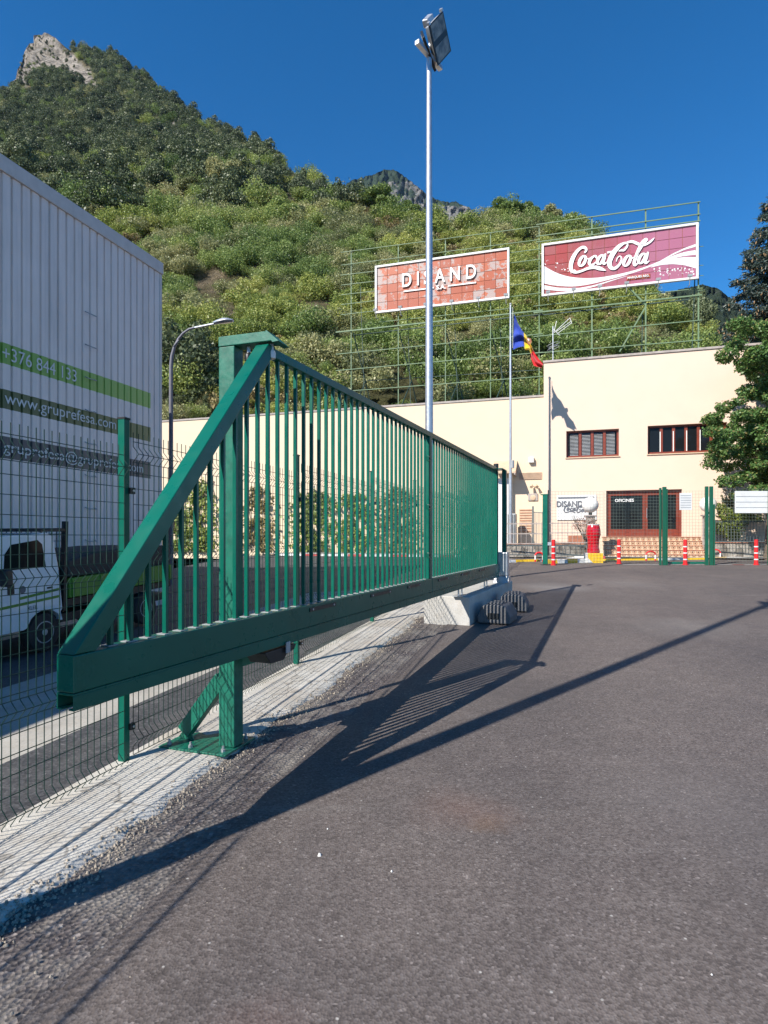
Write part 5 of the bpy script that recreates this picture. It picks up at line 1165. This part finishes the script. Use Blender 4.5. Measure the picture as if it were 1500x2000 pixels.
for px, py, lab in ((1081, 1104, 'red post with white bands beside the green catch post'), (1209, 1101, 'red post with white bands at the left end of the tiled steps'), (1338.5, 1103.5, 'red post with white bands inside the green fence gateway'), (1477, 1103.5, 'rightmost red post with white bands before the stone wall')):
    p = gp(px, py)
    if bol is None:
        bol = empty('delineator_post', p, 0, lab, 'bollard', 'red and white flexible posts across the entrance'); q = Matrix.Translation(p)
        mb = MB(q); mb.cyl((0, 0), .085, 0, .03, 16); mb.build('base', M['red'], bol); mb = MB(q); mb.tube([(0, 0, .03), (0, 0, .78)], [.062, .056], 16); mb.build('tube', M['red'], bol, smooth=True)
        mb = MB(q); mb.tube([(0, 0, .78), (0, 0, .80)], [.06, .045], 16); mb.build('cap', M['red'], bol)
        for z in (.16, .36, .56): mb = MB(q); mb.cyl((0, 0), .066, z, z+.035, 16); mb.build('band', M['white'], bol, smooth=True)
        t_ = bol
    else: t_ = copy_tree(bol); t_.location = p; t_['label'] = lab
def hoop(px, py, label, wpx=15):
    p = gp(px, py); r = wpx/F*p[1]/2; t_ = empty('hoop_barrier', p, 0, label, 'hoop barrier', 'small red and white hoop barriers'); q = Matrix.Translation(p); h = .22
    for sx in (-1, 1):
        mb = MB(q); mb.tube([(sx*r, 0, .07), (sx*r, 0, h)], .03, 10); mb.build('leg', M['white'], t_); mb = MB(q); mb.tube([(sx*r, 0, 0), (sx*r, 0, .07)], .031, 10); mb.build('leg_foot', M['red'], t_)
    mb = MB(q); mb.tube([(r*math.cos(t), 0, h+r*.75*math.sin(t)) for t in [math.pi*k/10 for k in range(11)]], .031, 10); mb.build('arch', M['red'], t_, smooth=True)
hoop(1053, 1097, 'red and white hoop left of the green catch post'); hoop(1271, 1095.5, 'red and white hoop in front of the tiled steps', 18); hoop(1398, 1091, 'red and white hoop right of the green gateway', 18); hoop(1497, 1089, 'red and white hoop at the right edge by the stone wall', 18)
p = gp(1163, 1099.5); Yb = p[1]; s_ = Yb/F
blk = empty('striped_block', p, -A*.2, 'low concrete block with yellow and white diagonal stripes', 'block'); q = Matrix.Translation(p) @ Matrix.Rotation(-A*.2, 4, 'Z'); bw, bh = 14.5*s_, 19*s_
for i in range(-1, 4):
    x0 = -bw+i*bw*.62
    poly = [(x0, bh), (x0+bw*.62, bh), (x0+bw*.62+bh, 0), (x0+bh, 0)]
    cl = []
    def clip(poly, side, lim):
        out = []
        for k in range(len(poly)):
            a_, b_ = poly[k-1], poly[k]; ia = (a_[0] >= lim) if side > 0 else (a_[0] <= lim); ib = (b_[0] >= lim) if side > 0 else (b_[0] <= lim)
            if ia != ib: t = (lim-a_[0])/(b_[0]-a_[0]); out.append((lim, a_[1]+(b_[1]-a_[1])*t))
            if ib: out.append(b_)
        return out
    poly = clip(clip(poly, 1, -bw), -1, bw)
    if len(poly) > 2: mb = MB(q); mb.prism(poly, 1, -.006, -.001); mb.build('stripe', M['yellow'], blk)
mb = MB(q); mb.box(-bw, bw, 0, .5, 0, bh); mb.build('block_body', M['white'], blk, bevel=.015)
dz = p[2]+bh; dp = (p[0]+.02, p[1]+.26)
drm = empty('red_planter', (dp[0], dp[1], dz), 0, 'glossy red waisted drum standing on the striped block', 'drum'); k_ = s_
mb = MB(); mb.lathe(dp, [(11*k_, dz), (12*k_, dz+1*k_), (12.2*k_, dz+4*k_), (10.6*k_, dz+12*k_), (11.2*k_, dz+26*k_), (13.8*k_, dz+36*k_), (13.6*k_, dz+44*k_), (12.2*k_, dz+52*k_), (11.0*k_, dz+55*k_)], 28); mb.build('drum_body', M['reddrum'], drm, smooth=True)
for zz in (36, 20): mb = MB(); mb.tube([(dp[0]+(14 if zz == 36 else 11.2)*k_*math.cos(t*.262), dp[1]+(14 if zz == 36 else 11.2)*k_*math.sin(t*.262), dz+zz*k_) for t in range(25)], .012, 5); mb.build('ring', M['reddrum'], drm)
mb = MB(); mb.cyl(dp, 11.4*k_, dz+55*k_, dz+57*k_, 24); mb.build('lid', M['white'], drm)

# ------------------------------------------------------------------ green fence across the forecourt
pf = gp(1289, 1103.5); Yf = pf[1]
ffn = empty('forecourt_fence', gp(1072, 1103.5), R(-2), 'green wire fence with a narrow gateway in front of the office entrance', 'fence')
def fpost(px, top_, w_, extra=0, nm='post', m='green2', yb=1103.8):
    p = gp(px, yb); h = (yb-top_)/F*p[1]; mb = MB(Matrix.Translation(p) @ Matrix.Rotation(R(-8), 4, 'Z')); mb.box(-w_/2, w_/2, -.04, .04, 0, h); return mb.build(nm, M[m], ffn, bevel=.004)
fpost(1289.5, 953, .055); fpost(1297.5, 951, .11); fpost(1302.5, 955, .03); fpost(1380, 950, .09); fpost(1389, 950, .10); fpost(1394.5, 985, .035)
p0, p1 = gp(1303, 1103), gp(1377, 1103); mb = MB(); mb.beam((p0[0], p0[1], p0[2]+.06), (p1[0], p1[1], p1[2]+.06), .05, .06); mb.build('gate_threshold', M['green'], ffn)
def fmesh(px0, px1, top_, yb=1101):
    p0, p1 = Vector(gp(px0, yb)), Vector(gp(px1, yb)); L_ = (p1-p0).length; d = (p1-p0)/L_; h = (yb-top_)/F*p0.y; mb = MB(); n = int(L_/.10)
    for k in range(n+1): b_ = p0+d*(L_*k/n); mb.tube([b_, b_+Vector((0, 0, h))], .0030, 3, False)
    m_ = int(h/.10)
    for k in range(m_+1): z = h*k/m_; mb.tube([p0+Vector((0, -.004, z)), p1+Vector((0, -.004, z))], .0030, 3, False)
    mb.build('mesh_panel', M['wire2'], ffn)
M['wire2'] = simple('grey_green_wire', (.16, .2, .17), .5)
fmesh(1072, 1178, 960); fmesh(1180, 1288, 959); fmesh(1396, 1500, 955); fmesh(1502, 1610, 953); fmesh(1304, 1377, 959)
for px in (1501,): fpost(px, 957, .04)
def sheetsign(px0, py0, px1, py1, name, label, lines, m='white'):
    yb = 1103.5; Yq = gp(px0, yb)[1]-.06; a_, b_ = at(px0, py1, Yq), at(px1, py0, Yq); t_ = empty(name, a_, 0, label, 'notice'); mb = MB(); mb.box(a_.x, b_.x, Yq-.012, Yq, a_.z, b_.z); mb.build('sheet', M[m], t_)
    for k in range(lines): z = b_.z-(k+1)*(b_.z-a_.z)/(lines+1); mb = MB(); mb.box(a_.x+.03, b_.x-.03, Yq-.0165, Yq-.013, z-.008, z+.008); mb.build('line', M['galvd'], t_)
sheetsign(1327, 963, 1351, 996, 'fence_notice', 'white notice sheet with lines of print hanging in the green gateway', 6)
sheetsign(1435, 959, 1545, 1002, 'fence_banner', 'large blank white banner on the fence at the right', 3)

# stone pillars with globe lamps, low railings and walls
M['stone'] = None
def mk_stone():
    m, t, b = new_mat('rubble_stone'); p = geo_pos(t); v_ = nd(t, 'ShaderNodeTexVoronoi'); v_.inputs['Scale'].default_value = 4.2; t.links.new(p, v_.inputs['Vector'])
    sp = nd(t, 'ShaderNodeSeparateColor'); t.links.new(v_.outputs['Color'], sp.inputs[0]); c = ramp(t, sp.outputs[0], [(0, (.14, .12, .10)), (.5, (.27, .24, .20)), (1, (.42, .38, .33))])
    c = mix(t, ramp(t, noi(t, p, 14, 6), [(.4, 0.), (.7, .5)]), c, (.12, .11, .09)); t.links.new(c, b.inputs['Base Color']); b.inputs['Roughness'].default_value = .9; bump(t, b, noi(t, p, 20, 6), .02); return m
M['stone'] = mk_stone()
def stones(M_, x0, x1, y0, y1, z0, z1, parent, sw=.24, sh=.15, seed=1):
    rr = random.Random(seed); mb = MB(M_); mb.box(x0+.02, x1-.02, y0+.03, y1, z0, z1-.01); mb.build('mortar_core', M['block'], parent)
    z = z0; 
    while z < z1-.03:
        h = min(sh*rr.uniform(.8, 1.25), z1-z); x = x0
        while x < x1-.02:
            w_ = min(sw*rr.uniform(.6, 1.4), x1-x); mb = MB(M_); e_ = rr.uniform(.0, .015)
            mb.add([(x+.008, y0+e_, z+.008), (x+w_-.008, y0+e_*.5, z+.012), (x+w_-.012, y0+e_, z+h-.008), (x+.012, y0, z+h-.012), (x+.004, y0+.05, z+.004), (x+w_-.004, y0+.05, z+.004), (x+w_-.004, y0+.05, z+h-.004), (x+.004, y0+.05, z+h-.004)], [(0, 1, 2, 3), (0, 4, 5, 1), (1, 5, 6, 2), (2, 6, 7, 3), (3, 7, 4, 0)])
            mb.build('stone', M['stone'], parent); x += w_
        z += h
for px, top_, lab, seedn in ((1153, 1006, 'stone pillar with a white globe lamp left of the office door', 3), (1383, 1005, 'stone pillar with a white globe lamp right of the office door', 4)):
    Yp = 24.2; b_ = at(px, 1048, Yp); t_ = empty('stone_pillar', (b_.x, Yp, GZ), -A, lab, 'pillar', 'stone pillars flanking the entrance'); q = Matrix.Translation((b_.x, Yp, 0)) @ Matrix.Rotation(-A, 4, 'Z'); zt = CZ+(HZ-top_)/F*Yp
    stones(q, -.19, .19, -.19, .19, GZ, zt-.06, t_, .2, .18, seedn); mb = MB(q); mb.box(-.24, .24, -.24, .24, zt-.06, zt); mb.build('cap_stone', M['coping'], t_, bevel=.01)
    gl = empty('globe_lamp', (b_.x, Yp, zt), 0, 'white globe lamp on the '+('left' if px < 1200 else 'right')+' stone pillar beside the steps', 'globe lamp', 'white globe lamps on the stone pillars'); mb = MB(); mb.cyl((b_.x, Yp), .07, zt+.001, zt+.1, 12); mb.build('neck', M['black'], gl)
    rG = 15.5/F*Yp; mb = MB(); mb.lathe((b_.x, Yp), [(max(rG*math.cos(R(a_)), .003), zt+.09+rG+rG*math.sin(R(a_))) for a_ in range(-85, 90, 10)], 24); mb.build('globe', M['globe'], gl, smooth=True)
def railing(px0, px1, ytop, ybot, Yd0, Yd1, label, name='iron_railing', m='grey_rail', sp=.14, rails=(0, .35, 1)):
    a0, a1 = at(px0, ytop, Yd0), at(px1, ytop, Yd1); b0, b1 = at(px0, ybot, Yd0), at(px1, ybot, Yd1); zt, zb = (a0.z+a1.z)/2, (b0.z+b1.z)/2
    t_ = empty(name, (a0.x, a0.y, zb), 0, label, 'railing'); d = Vector((a1.x-a0.x, a1.y-a0.y, 0)); L_ = d.length; d /= L_
    for f_ in rails: z = zb+(zt-zb)*f_; mb = MB(); mb.beam((a0.x, a0.y, z), (a1.x, a1.y, z), .035, .035); mb.build('rail', M[m], t_)
    n = int(L_/sp)
    for k in range(n+1): p_ = Vector((a0.x, a0.y, 0))+d*(L_*k/n); mb = MB(); mb.tube([(p_.x, p_.y, zb), (p_.x, p_.y, zt+.06)], .009, 5); mb.build('baluster', M[m], t_)
railing(988, 1058, 1023, 1062, 24.3, 24.0, 'brown iron railing on the stone wall left of the catch post', sp=.18, rails=(0, .5, 1), m='coping')
railing(1070, 1148, 1022, 1060, 24.0, 23.6, 'brown iron railing on the stone wall in front of the wall sign', sp=.18, rails=(0, .5, 1), m='coping')
railing(988, 1146, 1066, 1084, 22.8, 22.2, 'low dark railing along the pavement left of the steps', sp=.12, rails=(0, 1))
railing(1398, 1560, 1019, 1058, 23.6, 23.0, 'dark railing on top of the stone wall at the right', sp=.11, rails=(0, 1))
def swall(px0, px1, ytop, ybot, Yd, label, seedn):
    a_ = at(px0, ytop, Yd); b_ = at(px1, ytop, Yd-.4); rz = math.atan2(b_.y-a_.y, b_.x-a_.x); L_ = math.hypot(b_.x-a_.x, b_.y-a_.y); zb = CZ+(HZ-ybot)/F*Yd
    t_ = empty('stone_wall', (a_.x, a_.y, zb), rz, label, 'wall'); q = Matrix.Translation((a_.x, a_.y, 0)) @ Matrix.Rotation(rz, 4, 'Z'); stones(q, 0, L_, 0, .3, zb, a_.z-.05, t_, .34, .17, seedn); mb = MB(q); mb.box(-.03, L_+.03, -.04, .34, a_.z-.05, a_.z); mb.build('capping', M['brick'], t_, bevel=.006)
swall(985, 1150, 1061, 1088, 24.6, 'low rubble stone wall behind the low railing', 5); swall(1394, 1560, 1058, 1088, 24.0, 'low rubble stone wall with brick capping at the right', 6)
mb = MB(YARD); (ua_, za_), (ub_, zb_) = onv(1110, 1062, VF-1.6), onv(1150, 1046, VF-1.6); mb.box(ua_, ub_, VF-1.6, VF-1.2, za_, zb_); mb.build('brick_planter', M['brick'], None, bevel=.01, label='terracotta planter box below the white wall sign', cat='planter')
# wire gates and grey bins left of the catch post
mb = MB(YARD); uu, zz = onv(955, 1062, 27.2)
bn = empty('grey_bin', (*UV(*(onv(1000, 1062, 27.0)[0], 27.0)), GZ), -A, 'grey metal container half hidden behind the end of the gate', 'bin'); (ua_, za_), (ub_, zb_) = onv(991, 1062, 27.0), onv(1007, 1003, 27.0)
mb = MB(YARD); mb.box(ua_, ub_, 27, 27.8, GZ, zb_); mb.build('bin_body', M['galvd'], bn, bevel=.02)
for k in range(4): mb = MB(YARD); x_ = ua_+.05+k*(ub_-ua_-.1)/3; mb.box(x_-.015, x_+.015, 26.97, 26.998, GZ+.1, zb_-.05); mb.build('rib', M['grey_rail'], bn)
yg = empty('yard_gate', (*UV(onv(1041, 1060, 26.4)[0], 26.4), GZ), -A, 'grey wire yard gate standing open behind the catch post', 'gate'); (ua_, za_), (ub_, zb_) = onv(1041, 1062, 26.4), onv(1062, 993, 26.4)
mb = MB(YARD)
for x_, t2 in ((ua_, zb_+.1), (ub_, zb_-.1)): mb.box(x_-.035, x_+.035, 26.36, 26.44, GZ, t2)
mb.build('post', M['grey_rail'], yg); mb = MB(YARD)
for z in (GZ+.2, (GZ+zb_)/2, zb_-.15): mb.beam((ua_, 26.4, z), (ub_, 26.4, z-.05), .03, .03)
for k in range(9): x_ = ua_+(ub_-ua_)*k/8; mb.tube([(x_, 26.4, GZ+.2), (x_, 26.4, zb_-.15)], .012, 4)
mb.build('mesh_leaf', M['grey_rail'], yg)
(ua_, za_), (ub_, zb_) = onv(1014, 1040, VL-.02), onv(1040, 994, VL-.02); mb = MB(YARD); mb.box(ua_, ub_, VL-.05, VL-.003, za_, zb_); sh = mb.build('wall_shutter', M['skin_tan'], None, label='closed tan louvred shutter low on the wing wall', cat='shutter')
for k in range(9): z = za_+(k+.5)*(zb_-za_)/9; mb = MB(YARD); mb.box(ua_+.03, ub_-.03, VL-.07, VL-.051, z-.012, z+.018); mb.build('louvre', M['brick'], sh)

# pavement and low things along the wing
sheet('pavement', steps(-14, 9, 1), steps(25.6, 28.4, .5), lambda u, v: .76, M['paving'], kind='structure')
kerb([Vector((*UV(-13, 25.45), .66)), Vector((*UV(1.5, 25.45), .68))], 'red and white kerb of the pavement along the low wing', w_=.14, h_=.11, seg=.7, cols=('white', 'white', 'wred'), name='pavement_kerb')

# ------------------------------------------------------------------ planting near the buildings
def ivy(px, top_, wpx, label, seedn, dry=.2):
    rs_ = np.random.RandomState(seedn); u0, zt = onv(px, top_, VL); w_ = wpx/F*30; n = int(900*w_); u = u0+rs_.normal(size=n)*w_*.32; z = .76+(zt-.76)*rs_.beta(1.1, 1.2, size=n)*(1-.25*np.abs(u-u0)/w_)
    keep = np.array([fbm(a_*1.6, b_*1.6, seedn) > -.10 for a_, b_ in zip(u, z)]); u, z = u[keep], z[keep]; n = len(u); v_ = VL-.03-.28*rs_.rand(n)
    P_ = np.stack([u*CA+v_*SA, -u*SA+v_*CA, z], 1); nn = rs_.normal(size=(n, 3))+np.array([-.2, -1.2, .4]); nn /= np.linalg.norm(nn, axis=1)[:, None]; t = np.cross(nn, rs_.normal(size=(n, 3))); t /= np.linalg.norm(t, axis=1)[:, None]; b_ = np.cross(nn, t); s_ = (.06+.06*rs_.rand(n))[:, None]
    V_ = np.stack([P_-t*s_, P_+b_*s_*.7, P_+t*s_, P_-b_*s_*.7], 1).reshape(-1, 3); tn = np.repeat(np.clip(rs_.normal(.5, .25, n), 0, 1), 4)
    root = empty('climbing_plant', (*UV(u0, VL-.1), .76), 0, label, 'climbing plant', 'climbers on the wall of the low wing')
    inv = wm(root).inverted(); V_ = V_-np.array(root.location); npmesh('foliage', V_, np.arange(n*4).reshape(-1, 4), M['leaf_bush' if dry < .5 else 'leaf_dry'], root, tint=tn)
    mb = MB(); rr = random.Random(seedn)
    for k in range(7):
        ux = u0+rr.uniform(-.3, .3)*w_; pts = []; z_ = .76
        while z_ < zt-.3: pts.append((*UV(ux, VL-.04), z_)); ux += rr.uniform(-.15, .15); z_ += .35
        if len(pts) > 1: mb.tube(pts, .015, 4)
    mb.build('stem', M['bark'], root)
for a_ in ((350, 952, 60, 'leafy climber on the wing wall just right of the street lamp', 21), (395, 928, 55, 'dense green climber on the wing wall left of the thick gate post', 22), (505, 945, 60, 'thin climber on the wing wall seen through the bars right of the gate post', 23, .7),
           (610, 940, 70, 'climber on the wing wall behind the shadowed gate bars', 24), (690, 955, 60, 'climber on the wing wall behind the middle of the gate', 25), (775, 950, 60, 'last climber on the wing wall before the gate joint', 26, .7)): ivy(*a_)
def plant(name, label, cat, base, blobs, n, leaf, m, trunk=None, seedn=1, squash=.8, group=None, flat=.2):
    root = empty(name, base, 0, label, cat, group); V_, Fc_, tn = leafcloud(seedn, n, blobs, leaf, squash, .5, flat); npmesh('crown' if trunk else 'foliage', V_, Fc_, M[m], root, tint=tn)
    if trunk: mb = MB(Matrix.Translation(base)); [mb.tube(*t_) for t_ in trunk]; mb.build('trunk', M['bark'], root, smooth=True)
    return root
def local_blobs(base, L_, Yd, spread=1.0):
    out = []
    for px, py, r in L_: p_ = at(px, py, Yd+random.uniform(-spread, spread)); out.append((p_.x-base[0], p_.y-base[1], p_.z-base[2], r/F*Yd))
    return out
# big broadleaf tree
Yt = 22.5; tb = at(1500, 1048, Yt); base = (tb.x, tb.y, GZ); rr = random.Random(3); L_ = []
OUT = [(650, 1428), (690, 1402), (712, 1404), (730, 1425), (750, 1440), (775, 1395), (800, 1384), (825, 1366), (855, 1375), (875, 1345), (900, 1372), (920, 1405), (945, 1410), (965, 1440)]
for py in range(636, 985, 12):
    x0 = interp(py, OUT)
    for k in range(13):
        px = x0+18+rr.random()**.8*(1660-x0); r = rr.uniform(13, 24)
        if 735 < py < 765 and 1455 < px < 1500: continue
        L_.append((px-8, py+rr.uniform(-6, 6), r))
bl = local_blobs(base, L_, Yt, 1.9)
tr = [([(0, 0, 0), (.1, 0, 1.5), (.05, .1, 3.2), (.2, 0, 5.5), (.3, 0, 7.6)], [.17, .15, .13, .09, .04], 10)]
for k in range(14):
    a_ = rr.random()*6.28; z = 2.2+k*.38; l_ = rr.uniform(.6, 1.3)*(1 if k < 9 else .6); tr.append(([(.1, .05, z), (l_*.5*math.cos(a_)+.1, l_*.5*math.sin(a_), z+.35), (l_*math.cos(a_)+.1, l_*math.sin(a_), z+.5)], [.055, .035, .012], 6))
plant('broadleaf_tree', 'large leafy green tree covering the right end of the office facade', 'tree', base, bl, 170000, .10, 'leaf_tree', tr, 77, .55, flat=.5)
# blue spruce with cones
Ys = 33.5; sb = at(1528, 1048, Ys); base = (sb.x, sb.y, .7); Hs = CZ+(HZ-338)/F*Ys-.7; rs_ = np.random.RandomState(9)
root = empty('blue_spruce', base, 0, 'tall blue grey spruce hung with brown cones behind the office roof', 'tree')
P_ = []; T_ = []; Cn = []; mbb = MB(Matrix.Translation(base)); mbb.tube([(0, 0, 0), (0, 0, Hs*.5), (0, 0, Hs)], [.28, .17, .03], 10)
z = 3.0
while z < Hs-.2:
    rad = (Hs-z)*.36+.3
    for k in range(9 if z < Hs*.8 else 6):
        a_ = rs_.rand()*6.28; l_ = rad*rs_.uniform(.8, 1.2); zz = z+rs_.uniform(-.2, .2); n = max(6, int(l_*26))
        mbb.tube([(0, 0, zz), (l_*.6*math.cos(a_), l_*.6*math.sin(a_), zz-.12*l_), (l_*math.cos(a_), l_*math.sin(a_), zz-.10*l_)], [.03, .02, .008], 4)
        for i in range(n):
            f_ = (i+1)/n; q_ = l_*f_; side = rs_.normal()*.20*(1.15-f_)*l_*.5+rs_.normal()*.06; dz_ = -.2*q_*(1-.45*f_)-abs(rs_.normal())*.16
            c_ = np.array([q_*math.cos(a_)-side*math.sin(a_), q_*math.sin(a_)+side*math.cos(a_), zz+dz_])
            for _ in range(7): P_.append(c_+rs_.normal(size=3)*np.array([.09, .09, .06])); T_.append((a_, f_))
            if z > Hs*.38 and rs_.rand() < .30*(f_ > .35): Cn.append(c_+np.array([0, 0, -.02]))
    z += .42
P_ = np.array(P_); n = len(P_); d = np.array([[math.cos(a_), math.sin(a_), -.35] for a_, _ in T_])+rs_.normal(size=(n, 3))*.45; d /= np.linalg.norm(d, axis=1)[:, None]; s2 = np.cross(d, rs_.normal(size=(n, 3))); s2 /= np.linalg.norm(s2, axis=1)[:, None]; ln = (.16*(.6+.7*rs_.rand(n)))[:, None]
V_ = np.stack([P_-d*ln*.5-s2*.02, P_-d*ln*.5+s2*.03, P_+d*ln*.6+s2*.02, P_+d*ln*.6-s2*.02], 1).reshape(-1, 3)
npmesh('crown', V_, np.arange(n*4).reshape(-1, 4), M['leaf_spruce'], root, tint=np.repeat(np.clip(rs_.normal(.5, .28, n), 0, 1), 4)); mbb.build('trunk', M['bark'], root)
cm = MB(Matrix.Translation(base))
for c_ in Cn: c_ = c_+rs_.normal(size=3)*.05; cm.tube([c_, c_+np.array([0, 0, -.07]), c_+np.array([0, 0, -.16])], [.012, .032, .012], 5)
cm.build('cones', M['cone'], root, kind='stuff'); print('spruce', n, len(Cn))
def near_shrub(name, label, L_, Yd, n, leaf, m, seedn, trunk=None, cat='shrub'):
    c_ = at(sum(a_[0] for a_ in L_)/len(L_), 1048, Yd); base = (c_.x, Yd, GZ+.1); return plant(name, label, cat, base, local_blobs(base, L_, Yd, .3), n, leaf, m, trunk, seedn)
near_shrub('yellow_shrub', 'bright yellow green shrub behind the stone wall right of the gateway', [(1412, 1030, 20), (1440, 1018, 20), (1418, 1005, 16), (1430, 1042, 16), (1455, 1010, 14), (1408, 990, 10), (1480, 1012, 10)], 24.6, 3500, .09, 'leaf_yellow', 41)
near_shrub('wall_climber', 'yellow green climber on the wall beside the right stone pillar', [(1365, 960, 9), (1372, 975, 11), (1366, 995, 11), (1372, 1015, 10), (1366, 1035, 8), (1358, 955, 8)], 26.2, 2200, .09, 'leaf_yellow', 42)
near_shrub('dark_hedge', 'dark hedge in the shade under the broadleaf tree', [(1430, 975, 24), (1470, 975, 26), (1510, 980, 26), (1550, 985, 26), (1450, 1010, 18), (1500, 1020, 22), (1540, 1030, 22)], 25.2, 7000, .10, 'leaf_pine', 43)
c_ = at(1142, 1048, 23.9); tw = []
rr = random.Random(8)
for k in range(16):
    a_ = rr.random()*6.28; tw.append(([(0, 0, .75), (.22*math.cos(a_), .15*math.sin(a_), 1.15), (.5*math.cos(a_), .3*math.sin(a_), 1.5+rr.random()*.35)], [.018, .012, .005], 5))
plant('bare_shrub', 'small twiggy pinkish shrub in front of the white wall sign', 'shrub', (c_.x, 23.9, GZ), [(.3*math.cos(k), .25*math.sin(k), 1.3+.12*(k % 3), .22) for k in range(6)], 500, .05, 'leaf_pink', [([(0, 0, 0), (.03, 0, .4), (0, 0, .8)], [.04, .035, .025], 7)]+tw, 44)

# ------------------------------------------------------------------ thin mountain air
mb = MB(); mb.box(-1500, 2200, -40, 1750, -3.2, 1050)
hz = bpy.data.materials.new('air'); hz.use_nodes = True; t = hz.node_tree; t.nodes.clear()
pv = nd(t, 'ShaderNodeVolumePrincipled'); pv.inputs['Color'].default_value = (.38, .60, 1, 1); pv.inputs['Density'].default_value = .00004; pv.inputs['Anisotropy'].default_value = 0
o = nd(t, 'ShaderNodeOutputMaterial'); t.links.new(pv.outputs[0], o.inputs['Volume'])
mb.build('haze', hz, kind='stuff')
